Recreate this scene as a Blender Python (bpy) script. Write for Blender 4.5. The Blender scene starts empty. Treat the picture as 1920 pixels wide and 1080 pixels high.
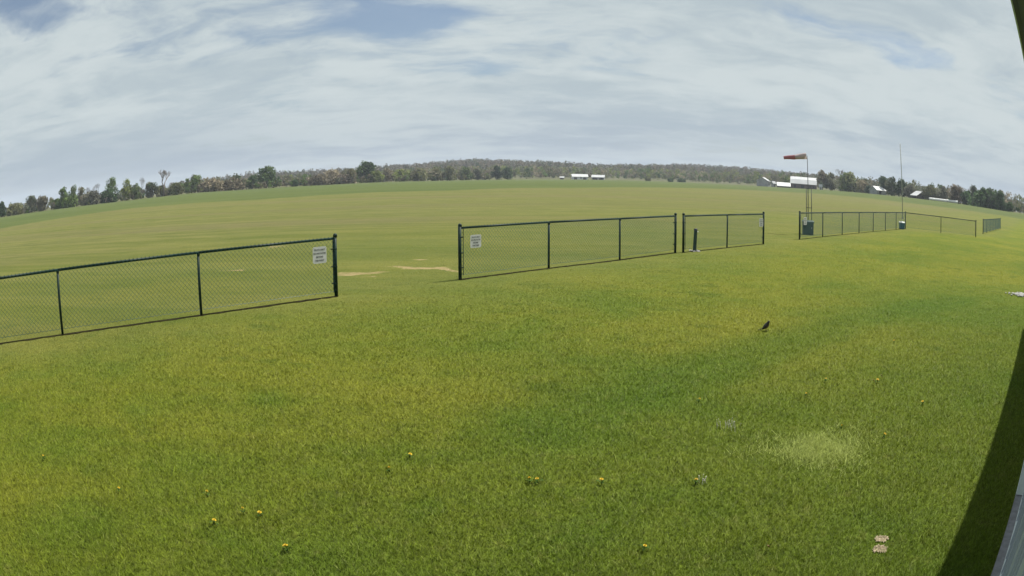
import bpy, bmesh, math, random
import numpy as np
from mathutils import Vector, Matrix

S = bpy.context.scene
C = S.collection
R = math.radians
rng = np.random.default_rng(7)
random.seed(7)

# ------------------------------------------------------------------ camera
F_PX, K3, PITCH, ROLL, CAM_H = 1466.17, 0.40337, 0.14597, -0.00104, 2.416
cd = bpy.data.cameras.new('camera')
cam = bpy.data.objects.new('camera', cd); C.objects.link(cam)
cam.location = (0, 0, CAM_H)
cam.rotation_euler = (math.pi / 2 - PITCH, ROLL, 0)
cd.type = 'PANO'                       # the photograph comes from a wide lens with barrel distortion
cd.panorama_type = 'FISHEYE_LENS_POLYNOMIAL'
cd.sensor_fit = 'HORIZONTAL'; cd.sensor_width = 36.0; cd.sensor_height = 20.25
fmm = F_PX * 36.0 / 1920.0
cd.fisheye_fov = math.pi
cd.fisheye_polynomial_k0 = 0.0
cd.fisheye_polynomial_k1 = -1.0 / fmm
cd.fisheye_polynomial_k2 = 0.0
cd.fisheye_polynomial_k3 = -K3 / fmm ** 3
cd.fisheye_polynomial_k4 = 0.0
cd.clip_start = 0.02; cd.clip_end = 12000
S.camera = cam

def ray(u, v):
    """photo pixel -> world direction"""
    x = (u - 960) / F_PX; y = (540 - v) / F_PX
    r = math.hypot(x, y) + 1e-12
    th = r + K3 * r ** 3
    s = math.sin(th) / r
    dx, dy, dz = x * s, y * s, math.cos(th)
    cr, sr = math.cos(ROLL), math.sin(ROLL)
    dx, dy = dx * cr - dy * sr, dx * sr + dy * cr
    cp, sp = math.cos(PITCH), math.sin(PITCH)
    return Vector((dx, dz * cp + dy * sp, -dz * sp + dy * cp))
def gp(u, v, z=0.0):
    d = ray(u, v); k = (CAM_H - z) / -d.z
    return Vector((d.x * k, d.y * k, z))
def azel(u, v):
    d = ray(u, v)
    return math.atan2(d.x, d.y), math.atan2(d.z, math.hypot(d.x, d.y))

# ------------------------------------------------------------------ light
TW = Vector((0.7273, 0.6863, 0)); NW = Vector((0.6863, -0.7273, 0))   # along / across the building and fence
sun_vec = Vector((0.4446, 0.330, 1.0)).normalized()
sun_el = math.asin(sun_vec.z); sun_az = math.atan2(sun_vec.x, sun_vec.y)
sd = bpy.data.lights.new('sun', 'SUN'); sun = bpy.data.objects.new('sun', sd); C.objects.link(sun)
sd.energy = 4.2; sd.angle = R(0.55); sd.color = (1.0, 0.955, 0.87)
sun.rotation_euler = (-sun_vec).to_track_quat('-Z', 'Y').to_euler()
sun.location = sun_vec * 60

W = bpy.data.worlds.new('World'); S.world = W; W.use_nodes = True
nt = W.node_tree; nt.nodes.clear()
def N(t, kind, **kw):
    n = t.nodes.new(kind)
    for k, v in kw.items():
        if k in n.inputs.keys() if isinstance(k, str) else False:
            n.inputs[k].default_value = v
        else:
            setattr(n, k, v)
    return n
def math_n(t, op, a, b=None, c=None, clamp=False):
    n = t.nodes.new('ShaderNodeMath'); n.operation = op; n.use_clamp = clamp
    for i, x in enumerate((a, b, c)):
        if x is None: continue
        if isinstance(x, (int, float)): n.inputs[i].default_value = x
        else: t.links.new(x, n.inputs[i])
    return n.outputs[0]
def mixc(t, f, a, b):
    n = t.nodes.new('ShaderNodeMix'); n.data_type = 'RGBA'
    for i, x in ((0, f), (6, a), (7, b)):
        if isinstance(x, (int, float)): n.inputs[i].default_value = x
        elif isinstance(x, tuple): n.inputs[i].default_value = (*x, 1)
        else: t.links.new(x, n.inputs[i])
    return n.outputs[2]
def ramp(t, x, lo, hi):
    n = t.nodes.new('ShaderNodeMapRange'); n.interpolation_type = 'SMOOTHSTEP'
    t.links.new(x, n.inputs[0]); n.inputs[1].default_value = lo; n.inputs[2].default_value = hi
    return n.outputs[0]
def noise(t, vec, scale, detail=4, rough=0.55, dist=0.0):
    n = t.nodes.new('ShaderNodeTexNoise'); n.inputs['Scale'].default_value = scale
    n.inputs['Detail'].default_value = detail; n.inputs['Roughness'].default_value = rough
    n.inputs['Distortion'].default_value = dist
    if vec is not None: t.links.new(vec, n.inputs['Vector'])
    return n.outputs[0]
def mapping(t, vec, loc=(0, 0, 0), rot=(0, 0, 0), sc=(1, 1, 1)):
    n = t.nodes.new('ShaderNodeMapping'); t.links.new(vec, n.inputs[0])
    n.inputs[1].default_value = loc; n.inputs[2].default_value = rot; n.inputs[3].default_value = sc
    return n.outputs[0]

sky = nt.nodes.new('ShaderNodeTexSky'); sky.sky_type = 'NISHITA'; sky.sun_disc = False
sky.sun_elevation = sun_el; sky.sun_rotation = sun_az; sky.air_density = 1.0; sky.dust_density = 0.6; sky.ozone_density = 1.5
tc = nt.nodes.new('ShaderNodeTexCoord'); sep = nt.nodes.new('ShaderNodeSeparateXYZ')
nt.links.new(tc.outputs['Generated'], sep.inputs[0])
zz = math_n(nt, 'ADD', math_n(nt, 'MAXIMUM', sep.outputs[2], 0.0), 0.13)
cmb = nt.nodes.new('ShaderNodeCombineXYZ')
nt.links.new(math_n(nt, 'DIVIDE', sep.outputs[0], zz), cmb.inputs[0])
nt.links.new(math_n(nt, 'DIVIDE', sep.outputs[1], zz), cmb.inputs[1])
P = cmb.outputs[0]                      # point on a flat cloud deck
warp = nt.nodes.new('ShaderNodeVectorMath'); warp.operation = 'MULTIPLY_ADD'
nw = nt.nodes.new('ShaderNodeTexNoise'); nw.inputs['Scale'].default_value = 1.6; nw.inputs['Detail'].default_value = 4
nt.links.new(P, nw.inputs['Vector']); nt.links.new(nw.outputs['Color'], warp.inputs[0])
warp.inputs[1].default_value = (0.5, 0.5, 0); nt.links.new(P, warp.inputs[2])
PW = warp.outputs[0]
n_big = noise(nt, mapping(nt, PW, (3.1, 1.7, 0), (0, 0, R(12)), (0.50, 0.66, 1)), 1.0, 5, 0.55)
n_fine = noise(nt, mapping(nt, PW, (0.4, 5.2, 0), (0, 0, R(-10)), (1.0, 1.35, 1)), 2.6, 10, 0.62)
n_sh = noise(nt, mapping(nt, PW, (7.7, 2.2, 0), (0, 0, R(8)), (0.55, 0.75, 1)), 1.1, 7, 0.58)
mixn = math_n(nt, 'ADD', math_n(nt, 'MULTIPLY', n_big, 0.55), math_n(nt, 'MULTIPLY', n_fine, 0.45))
# the larger blue openings in the deck
gap = None
for (u, v, rad, amt) in ((705, 30, 0.45, 0.18), (60, 10, 0.50, 0.22), (1165, 112, 0.45, 0.11), (1560, 45, 0.45, 0.13), (1680, 105, 0.45, 0.17), (885, 138, 0.50, 0.14), (520, 200, 0.5, 0.09), (830, 35, 0.3, 0.12)):
    d = ray(u, v); zc = d.z + 0.13
    vm = nt.nodes.new('ShaderNodeVectorMath'); vm.operation = 'DISTANCE'
    nt.links.new(mapping(nt, PW, (-0.25, -0.25, 0)), vm.inputs[0]); vm.inputs[1].default_value = (d.x / zc, d.y / zc, 0)
    b = math_n(nt, 'MULTIPLY', math_n(nt, 'SUBTRACT', 1.0, ramp(nt, vm.outputs['Value'], 0.0, rad)), amt)
    gap = b if gap is None else math_n(nt, 'ADD', gap, b)
cover = ramp(nt, math_n(nt, 'SUBTRACT', mixn, gap), 0.25, 0.47)
bd = ray(190, 318); vmb = nt.nodes.new('ShaderNodeVectorMath'); vmb.operation = 'DISTANCE'
nt.links.new(mapping(nt, PW, (-0.25, -0.25, 0)), vmb.inputs[0]); vmb.inputs[1].default_value = (bd.x / (bd.z + 0.13), bd.y / (bd.z + 0.13), 0)
band = math_n(nt, 'MULTIPLY', math_n(nt, 'SUBTRACT', 1.0, ramp(nt, vmb.outputs['Value'], 0.3, 2.2)), 0.75)
shade = ramp(nt, math_n(nt, 'ADD', math_n(nt, 'MULTIPLY', n_sh, 0.60), math_n(nt, 'MULTIPLY', n_fine, 0.40)), 0.39, 0.59)
shade = math_n(nt, 'MULTIPLY', shade, math_n(nt, 'SUBTRACT', 1.0, band))
low = math_n(nt, 'SUBTRACT', 1.0, ramp(nt, sep.outputs[2], 0.0, 0.13))
c_hi = mixc(nt, shade, (0.255, 0.300, 0.324), (0.338, 0.376, 0.384))
c_lo = mixc(nt, shade, (0.188, 0.230, 0.282), (0.278, 0.318, 0.340))
c_cloud = mixc(nt, low, c_hi, c_lo)
bgs = nt.nodes.new('ShaderNodeVectorMath'); bgs.operation = 'SCALE'; bgs.inputs['Scale'].default_value = 0.048
nt.links.new(sky.outputs[0], bgs.inputs[0])
bluemix = mixc(nt, 0.15, bgs.outputs[0], c_cloud)
fin = mixc(nt, cover, bluemix, c_cloud)
bg = nt.nodes.new('ShaderNodeBackground'); bg.inputs[1].default_value = 1.0
nt.links.new(fin, bg.inputs[0])
wo = nt.nodes.new('ShaderNodeOutputWorld'); nt.links.new(bg.outputs[0], wo.inputs[0])

vs = S.view_settings
vs.view_transform = 'Standard'; vs.look = 'None'; vs.gamma = 1.0; vs.use_curve_mapping = False
vs.exposure = 0.85
S.cycles.use_denoising = True
S.cycles.max_bounces = 6; S.cycles.diffuse_bounces = 2; S.cycles.transparent_max_bounces = 8
S.cycles.volume_bounces = 0

# ------------------------------------------------------------------ helpers
def tag(o, label=None, cat=None, group=None, kind=None):
    if label: o['label'] = label
    if cat: o['category'] = cat
    if group: o['group'] = group
    if kind: o['kind'] = kind
    return o
def thing(name, label, cat, loc=(0, 0, 0), rz=0.0, group=None):
    o = bpy.data.objects.new(name, None); C.objects.link(o)
    o.location = loc; o.rotation_euler = (0, 0, rz); o.empty_display_size = 0.2
    return tag(o, label, cat, group)

class MB:
    """collects geometry; build() links it as one mesh object"""
    def __init__(s): s.v = []; s.f = []
    def add(s, vs, fs):
        b = len(s.v); s.v += [tuple(p) for p in vs]; s.f += [tuple(b + i for i in f) for f in fs]
    def box(s, lo, hi, M=None):
        x0, y0, z0 = lo; x1, y1, z1 = hi
        vs = [(x0, y0, z0), (x1, y0, z0), (x1, y1, z0), (x0, y1, z0), (x0, y0, z1), (x1, y0, z1), (x1, y1, z1), (x0, y1, z1)]
        if M is not None: vs = [M @ Vector(p) for p in vs]
        s.add(vs, [(0, 3, 2, 1), (4, 5, 6, 7), (0, 1, 5, 4), (1, 2, 6, 5), (2, 3, 7, 6), (3, 0, 4, 7)])
    def tube(s, pts, rad, n=8, caps=True):
        pts = [Vector(p) for p in pts]
        if not isinstance(rad, (list, tuple)): rad = [rad] * len(pts)
        vs = []
        for i, p in enumerate(pts):
            d = (pts[min(i + 1, len(pts) - 1)] - pts[max(i - 1, 0)]).normalized()
            a = d.cross(Vector((0, 0, 1)) if abs(d.z) < .9 else Vector((1, 0, 0))).normalized(); b = d.cross(a)
            for k in range(n):
                t = 2 * math.pi * k / n
                vs.append(p + (a * math.cos(t) + b * math.sin(t)) * rad[i])
        fs = []
        for i in range(len(pts) - 1):
            for k in range(n):
                k2 = (k + 1) % n
                fs.append((i * n + k, i * n + k2, (i + 1) * n + k2, (i + 1) * n + k))
        if caps:
            fs.append(tuple(range(n - 1, -1, -1))); fs.append(tuple((len(pts) - 1) * n + k for k in range(n)))
        s.add(vs, fs)
    def build(s, name, mat, parent=None, smooth=False, loc=None):
        me = bpy.data.meshes.new(name); me.from_pydata(s.v, [], s.f); me.update()
        if smooth: me.shade_smooth()
        o = bpy.data.objects.new(name, me); C.objects.link(o)
        if mat: me.materials.append(mat)
        if parent is not None: o.parent = parent
        if loc is not None: o.location = loc
        return o
def np_mesh(name, V, FA, mat, parent=None, attrs=None):
    """V (n,3), FA (m,k) numpy"""
    me = bpy.data.meshes.new(name)
    V = np.ascontiguousarray(V, dtype=np.float32); FA = np.ascontiguousarray(FA, dtype=np.int32)
    m, k = FA.shape
    me.vertices.add(len(V)); me.vertices.foreach_set('co', V.ravel())
    me.loops.add(m * k); me.loops.foreach_set('vertex_index', FA.ravel())
    me.polygons.add(m); me.polygons.foreach_set('loop_start', np.arange(0, m * k, k, dtype=np.int32))
    me.polygons.foreach_set('loop_total', np.full(m, k, dtype=np.int32))
    for an, (dom, typ, val) in (attrs or {}).items():
        a = me.attributes.new(an, typ, dom)
        if typ == 'FLOAT': a.data.foreach_set('value', np.ascontiguousarray(val, dtype=np.float32).ravel())
        else: a.data.foreach_set('color', np.ascontiguousarray(val, dtype=np.float32).ravel())
    me.update(calc_edges=True)
    o = bpy.data.objects.new(name, me); C.objects.link(o)
    if mat: me.materials.append(mat)
    if parent is not None: o.parent = parent
    return o

# ------------------------------------------------------------------ materials
def new_mat(name):
    m = bpy.data.materials.new(name); m.use_nodes = True
    t = m.node_tree; b = t.nodes['Principled BSDF']
    return m, t, b
def paint(name, col, rough=0.5, metal=0.0, var=0.12, scale=9.0, spec=0.5, bump=0.0):
    m, t, b = new_mat(name)
    g = t.nodes.new('ShaderNodeNewGeometry')
    f = noise(t, g.outputs['Position'], scale, 5, 0.6)
    c0 = tuple(max(0, x * (1 - var)) for x in col); c1 = tuple(min(1, x * (1 + var)) for x in col)
    t.links.new(mixc(t, ramp(t, f, 0.3, 0.7), c0, c1), b.inputs['Base Color'])
    b.inputs['Metallic'].default_value = metal
    b.inputs['Specular IOR Level'].default_value = spec
    rr = t.nodes.new('ShaderNodeMapRange'); t.links.new(f, rr.inputs[0]); rr.inputs[3].default_value = max(0.05, rough - 0.08); rr.inputs[4].default_value = min(1, rough + 0.08)
    t.links.new(rr.outputs[0], b.inputs['Roughness'])
    if bump:
        bp = t.nodes.new('ShaderNodeBump'); bp.inputs['Strength'].default_value = bump; bp.inputs['Distance'].default_value = 0.02
        t.links.new(noise(t, g.outputs['Position'], scale * 6, 4), bp.inputs['Height']); t.links.new(bp.outputs[0], b.inputs['Normal'])
    return m

def attr(t, name):
    n = t.nodes.new('ShaderNodeAttribute'); n.attribute_name = name; return n
def turf_colour(t, pos):
    """colour of the mown turf as a function of the place: shared by the soil sheet and the blades"""
    n1 = noise(t, mapping(t, pos, (4, 9, 0)), 0.16, 4, 0.6, 0.4)
    n2 = noise(t, mapping(t, pos, (40, 19, 0)), 0.85, 4, 0.62)
    n3 = noise(t, mapping(t, pos, (11, 3, 0)), 5.0, 3, 0.6)
    lush = attr(t, 'lush').outputs['Fac']; dark = attr(t, 'dark').outputs['Fac']
    # lawn
    y = ramp(t, math_n(t, 'ADD', math_n(t, 'MULTIPLY', n1, 0.65), math_n(t, 'MULTIPLY', n2, 0.35)), 0.36, 0.64)
    lawn = mixc(t, y, (0.090, 0.128, 0.013), (0.158, 0.166, 0.019))
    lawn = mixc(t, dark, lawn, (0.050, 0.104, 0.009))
    lawn = mixc(t, math_n(t, 'MULTIPLY', ramp(t, n2, 0.53, 0.70), 0.6), lawn, (0.052, 0.092, 0.009))
    lawn = mixc(t, math_n(t, 'MULTIPLY', ramp(t, n3, 0.56, 0.75), 0.30), lawn, (0.19, 0.18, 0.05))
    # airfield grass, drier, with mowing streaks
    ms = mapping(t, pos, (0, 0, 0), (0, 0, R(-14)), (0.030, 0.62, 1))
    s1 = noise(t, ms, 1.0, 6, 0.62, 0.3)
    s2 = noise(t, mapping(t, pos, (3, 7, 0), (0, 0, R(-14)), (0.012, 0.09, 1)), 1.0, 4, 0.6)
    mot = noise(t, mapping(t, pos, (8, 1, 0), (0, 0, R(-14)), (0.35, 0.9, 1)), 1.0, 7, 0.68)
    fld = mixc(t, ramp(t, math_n(t, 'ADD', math_n(t, 'MULTIPLY', s1, 0.5), math_n(t, 'MULTIPLY', mot, 0.5)), 0.38, 0.62), (0.090, 0.104, 0.027), (0.156, 0.152, 0.050))
    fld = mixc(t, math_n(t, 'MULTIPLY', ramp(t, s2, 0.45, 0.68), 0.55), fld, (0.140, 0.117, 0.062))
    fld = mixc(t, math_n(t, 'MULTIPLY', ramp(t, n2, 0.5, 0.75), 0.35), fld, (0.090, 0.112, 0.024))
    s3 = noise(t, mapping(t, pos, (1, 4, 0), (0, 0, R(-14)), (0.03, 1.5, 1)), 1.0, 5, 0.6)
    fld = mixc(t, math_n(t, 'MULTIPLY', ramp(t, s3, 0.50, 0.72), 0.40), fld, (0.215, 0.198, 0.085))
    fld = mixc(t, math_n(t, 'MULTIPLY', ramp(t, n3, 0.50, 0.72), 0.30), fld, (0.070, 0.085, 0.022))
    c = mixc(t, lush, fld, lawn)
    return c, n3

def make_ground_mat():
    m, t, b = new_mat('turf_and_fields')
    g = t.nodes.new('ShaderNodeNewGeometry'); pos = g.outputs['Position']
    c, n3 = turf_colour(t, pos)
    crop = attr(t, 'crop').outputs['Fac']; mead = attr(t, 'mead').outputs['Fac']; dirt = attr(t, 'dirt').outputs['Fac']
    nc = noise(t, mapping(t, pos, (0, 0, 0), (0, 0, R(-14)), (0.02, 0.12, 1)), 1.0, 4, 0.6)
    cc = mixc(t, ramp(t, nc, 0.3, 0.7), (0.066, 0.090, 0.026), (0.090, 0.112, 0.034))
    c = mixc(t, crop, c, cc)
    nm = noise(t, mapping(t, pos, (5, 0, 0), (0, 0, 0), (0.01, 0.03, 1)), 1.0, 4)
    c = mixc(t, mead, c, mixc(t, nm, (0.085, 0.090, 0.045), (0.125, 0.120, 0.065)))
    # bare straw-coloured wear
    nd = noise(t, mapping(t, pos, (2, 2, 0)), 2.2, 6, 0.7)
    dm = math_n(t, 'MULTIPLY', ramp(t, math_n(t, 'ADD', dirt, math_n(t, 'MULTIPLY', math_n(t, 'SUBTRACT', nd, 0.5), 2.2)), 0.45, 1.05), 0.85)
    c = mixc(t, dm, c, mixc(t, nd, (0.24, 0.17, 0.08), (0.40, 0.31, 0.17)))
    # fine tussock mottling
    nf = noise(t, pos, 22.0, 4, 0.7)
    c = mixc(t, math_n(t, 'MULTIPLY', ramp(t, nf, 0.58, 0.40), 0.35), c, (0.045, 0.055, 0.012))
    t.links.new(c, b.inputs['Base Color'])
    b.inputs['Roughness'].default_value = 0.95; b.inputs['Specular IOR Level'].default_value = 0.08
    bp = t.nodes.new('ShaderNodeBump'); bp.inputs['Strength'].default_value = 0.9; bp.inputs['Distance'].default_value = 0.05
    t.links.new(math_n(t, 'ADD', nf, n3), bp.inputs['Height']); t.links.new(bp.outputs[0], b.inputs['Normal'])
    return m
def make_blade_mat():
    m, t, b = new_mat('grass_blades')
    g = t.nodes.new('ShaderNodeNewGeometry'); pos = g.outputs['Position']
    c, _ = turf_colour(t, pos)
    rnd = attr(t, 'rnd').outputs['Fac']; tip = attr(t, 'tip').outputs['Fac']
    hsv = t.nodes.new('ShaderNodeHueSaturation'); t.links.new(c, hsv.inputs['Color'])
    hsv.inputs['Saturation'].default_value = 1.04
    vv = t.nodes.new('ShaderNodeMapRange'); t.links.new(rnd, vv.inputs[0]); vv.inputs[3].default_value = 0.8; vv.inputs[4].default_value = 1.8
    n4 = t.nodes.new('ShaderNodeMapRange'); t.links.new(noise(t, pos, 21.0, 2, 0.6), n4.inputs[0])
    n4.inputs[1].default_value = 0.32; n4.inputs[2].default_value = 0.68; n4.inputs[3].default_value = 0.74; n4.inputs[4].default_value = 1.34
    t.links.new(math_n(t, 'MULTIPLY', vv.outputs[0], n4.outputs[0]), hsv.inputs['Value'])
    c2 = mixc(t, math_n(t, 'MULTIPLY', ramp(t, rnd, 0.88, 0.99), 0.35), hsv.outputs[0], (0.34, 0.32, 0.14))
    c2 = mixc(t, math_n(t, 'MULTIPLY', attr(t, 'pale').outputs['Fac'], 0.75), c2, (0.40, 0.46, 0.12))
    t.links.new(c2, b.inputs['Base Color'])
    b.inputs['Roughness'].default_value = 0.6; b.inputs['Specular IOR Level'].default_value = 0.12
    nm = t.nodes.new('ShaderNodeMix'); nm.data_type = 'VECTOR'; nm.inputs[0].default_value = 0.55
    t.links.new(g.outputs['Normal'], nm.inputs[4]); nm.inputs[5].default_value = (0, 0, 1)
    t.links.new(nm.outputs[1], b.inputs['Normal'])
    tr = t.nodes.new('ShaderNodeBsdfTranslucent'); t.links.new(c2, tr.inputs[0])
    mx = t.nodes.new('ShaderNodeMixShader'); mx.inputs[0].default_value = 0.3
    t.links.new(b.outputs[0], mx.inputs[1]); t.links.new(tr.outputs[0], mx.inputs[2])
    t.links.new(mx.outputs[0], t.nodes['Material Output'].inputs[0])
    return m
def make_leaf_mat():
    m, t, b = new_mat('tree_foliage')
    col = attr(t, 'col').outputs['Color']
    g = t.nodes.new('ShaderNodeNewGeometry')
    hsv = t.nodes.new('ShaderNodeHueSaturation'); t.links.new(col, hsv.inputs['Color'])
    n = noise(t, g.outputs['Position'], 0.6, 3)
    vv = t.nodes.new('ShaderNodeMapRange'); t.links.new(n, vv.inputs[0]); vv.inputs[1].default_value = 0.25; vv.inputs[2].default_value = 0.75; vv.inputs[3].default_value = 0.7; vv.inputs[4].default_value = 1.35
    t.links.new(vv.outputs[0], hsv.inputs['Value'])
    t.links.new(hsv.outputs[0], b.inputs['Base Color']); b.inputs['Roughness'].default_value = 0.7; b.inputs['Specular IOR Level'].default_value = 0.15
    tr = t.nodes.new('ShaderNodeBsdfTranslucent'); t.links.new(hsv.outputs[0], tr.inputs[0])
    mx = t.nodes.new('ShaderNodeMixShader'); mx.inputs[0].default_value = 0.3
    t.links.new(b.outputs[0], mx.inputs[1]); t.links.new(tr.outputs[0], mx.inputs[2])
    t.links.new(mx.outputs[0], t.nodes['Material Output'].inputs[0])
    return m
M_GROUND = make_ground_mat(); M_BLADE = make_blade_mat(); M_LEAF = make_leaf_mat()
M_BARK = paint('bark', (0.12, 0.10, 0.088), 0.9, var=0.3, scale=3)
M_TWIG = paint('bare_twigs', (0.20, 0.165, 0.15), 0.9, var=0.2, scale=1)
M_FENCE = paint('green_black_vinyl', (0.003, 0.020, 0.015), 0.5, var=0.2, spec=0.22)
M_WIRE = paint('vinyl_wire', (0.005, 0.058, 0.066), 0.45, var=0.2, spec=0.35)
M_SIGN = paint('white_sign_face', (0.62, 0.61, 0.62), 0.5, var=0.04)
M_INK = paint('sign_ink', (0.02, 0.02, 0.03), 0.6)
M_SIDING = paint('pale_blue_metal_siding', (0.36, 0.40, 0.45), 0.4, var=0.06, scale=3)
M_TRIM = paint('trim_metal', (0.62, 0.68, 0.66), 0.4, var=0.05)
M_CONC = paint('concrete', (0.19, 0.19, 0.20), 0.9, var=0.2, scale=14, bump=0.3)
M_FASCIA = paint('dark_fascia', (0.050, 0.046, 0.085), 0.5, var=0.15)
M_SOFFIT = paint('soffit', (0.17, 0.17, 0.19), 0.7, var=0.1)
M_ROOFW = paint('white_roof_metal', (0.46, 0.47, 0.48), 0.35, var=0.05, scale=0.3)
M_ROOFG = paint('grey_roof', (0.36, 0.37, 0.38), 0.6, var=0.15, scale=0.5)
M_BARN = paint('weathered_barn_boards', (0.10, 0.075, 0.07), 0.9, var=0.3, scale=0.8)
M_WALLW = paint('white_siding_far', (0.55, 0.57, 0.57), 0.7, var=0.1, scale=0.5)
M_WALLG = paint('grey_siding_far', (0.26, 0.27, 0.28), 0.8, var=0.15, scale=0.5)
M_DARK = paint('dark_opening', (0.02, 0.02, 0.022), 0.9)
M_STEEL = paint('galvanised_steel', (0.40, 0.41, 0.41), 0.6, metal=0.2, var=0.15)
M_POLE = paint('pale_painted_pole', (0.34, 0.36, 0.33), 0.7, var=0.1, spec=0.2)
M_DKSTEEL = paint('dark_pipe', (0.05, 0.055, 0.055), 0.5, var=0.2)
M_GBOX = paint('dark_green_cabinet', (0.014, 0.042, 0.034), 0.45, var=0.15, scale=4)
M_BLUE = paint('blue_plastic', (0.040, 0.12, 0.16), 0.45, var=0.1)
M_LID = paint('white_plastic', (0.72, 0.74, 0.74), 0.4, var=0.05)
M_STONE = paint('pale_gravel', (0.33, 0.32, 0.31), 0.9, var=0.3, scale=30)
M_WRAP = paint('white_silage_wrap', (0.78, 0.78, 0.77), 0.4, var=0.06, scale=0.6)
M_YELLOW = paint('dandelion_yellow', (0.58, 0.40, 0.015), 0.7, var=0.2, scale=60)
M_WEED = paint('weed_leaf', (0.04, 0.08, 0.012), 0.8, var=0.3, scale=40, spec=0.1)
M_DRY = paint('dry_leaf', (0.26, 0.17, 0.07), 0.8, var=0.3, scale=50)
M_SEED = paint('seed_grey', (0.46, 0.45, 0.36), 0.9, var=0.3, scale=50)
M_STRAW = paint('straw_soil', (0.36, 0.29, 0.19), 0.95, var=0.3, scale=40, bump=0.6)
M_BIRD = paint('dark_plumage', (0.022, 0.020, 0.019), 0.6, var=0.35, scale=40)
M_BREAST = paint('rusty_breast', (0.055, 0.025, 0.014), 0.7, var=0.3, scale=40)
M_BEAK = paint('beak', (0.10, 0.07, 0.02), 0.5)

def sock_mat():
    m, t, b = new_mat('windsock_cloth')
    at = attr(t, 'band').outputs['Fac']
    g = t.nodes.new('ShaderNodeNewGeometry'); n = noise(t, g.outputs['Position'], 6, 4)
    c = mixc(t, ramp(t, at, 0.48, 0.52), mixc(t, n, (0.36, 0.28, 0.29), (0.48, 0.41, 0.42)), mixc(t, n, (0.30, 0.10, 0.125), (0.40, 0.17, 0.20)))
    t.links.new(c, b.inputs['Base Color']); b.inputs['Roughness'].default_value = 0.6
    tr = t.nodes.new('ShaderNodeBsdfTranslucent'); t.links.new(c, tr.inputs[0])
    mx = t.nodes.new('ShaderNodeMixShader'); mx.inputs[0].default_value = 0.3
    t.links.new(b.outputs[0], mx.inputs[1]); t.links.new(tr.outputs[0], mx.inputs[2])
    t.links.new(mx.outputs[0], t.nodes['Material Output'].inputs[0])
    return m
M_SOCK = sock_mat()

# ------------------------------------------------------------------ terrain
ED_AZ = np.radians([-180, -60, -44, -38.3, -32.3, -27.4, -24.4, -19.6, -13.6, -10.1, -5.1, -0.2, 7.9, 16.2, 19.4, 24.2, 27.7, 31.4, 36.7, 42.3, 60, 180])
ED_EL = np.radians([-.5, -.55, -.57, -.52, -.50, -.43, -.38, -.44, -.43, -.40, -.41, -.37, -.29, -.25, -.22, -.13, -.09, -.08, -.09, -.20, -.3, -.5])
ED_R = np.array([300, 300, 300, 310, 320, 335, 345, 360, 390, 410, 450, 500, 560, 520, 480, 440, 400, 370, 330, 300, 300, 300.])
SK_AZ = np.radians([-180, -40, -26, -22.3, -21.1, -17.9, -14.5, -10.3, -9.5, -7.1, -4.1, -2.7, -0.2, 3.0, 4.9, 7.9, 13.5, 17.3, 19.4, 23.8, 27.3, 32.2, 35.4, 43.6, 55, 180])
SK_EL = np.radians([-.2, -.05, .2, .38, .50, .60, .50, .55, .68, .78, 1.08, 1.15, 1.08, .97, .80, .82, 1.06, 1.07, 1.0, .95, .75, .55, .50, .40, .2, -.2])
R_RIDGE = 1500.0; TREE_H = 15.0
def sstep(a, b, x):
    t = np.clip((x - a) / (b - a), 0, 1); return t * t * (3 - 2 * t)
def r_edge(az): return np.interp(az, ED_AZ, ED_R)
def height(x, y):
    x = np.asarray(x, float); y = np.asarray(y, float)
    r = np.hypot(x, y); az = np.arctan2(x, y)
    re = r_edge(az); ze = CAM_H + re * np.tan(np.interp(az, ED_AZ, ED_EL))
    z = ze * sstep(0.45, 1.0, r / re)
    zr = CAM_H + R_RIDGE * np.tan(np.interp(az, SK_AZ, SK_EL)) - TREE_H
    hill = (zr - ze) * sstep(re + 120, R_RIDGE, r)
    wob = 1.2 * np.sin(x * 0.011 + 1) * np.sin(y * 0.009) * sstep(re + 100, re + 400, r)
    return z + hill + wob
def march(u, v):
    d = ray(u, v); hd = math.hypot(d.x, d.y); k = 20.0
    while k < 2500:
        if CAM_H + d.z * k < float(height(d.x * k, d.y * k)): break
        k += 1.5
    return k * hd
def on_ground(az, r):
    x, y = r * math.sin(az), r * math.cos(az)
    return Vector((x, y, float(height(x, y))))

CE = [(0, 431), (120, 410), (240, 393), (360, 382), (480, 376), (600, 367), (720, 360.5), (840, 358), (960, 353), (1080, 352), (1200, 351), (1320, 352.5), (1440, 357), (1540, 362.5), (1615, 369), (1690, 377.5), (1800, 391), (1915, 409)]
CR_AZ = np.array([-math.pi, R(-62)] + [azel(u, v)[0] for u, v in CE] + [R(62), math.pi])
CR_R = [march(u, v) for u, v in CE]; CR_R = np.array([CR_R[0]] * 2 + CR_R + [CR_R[-1]] * 2)

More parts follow.
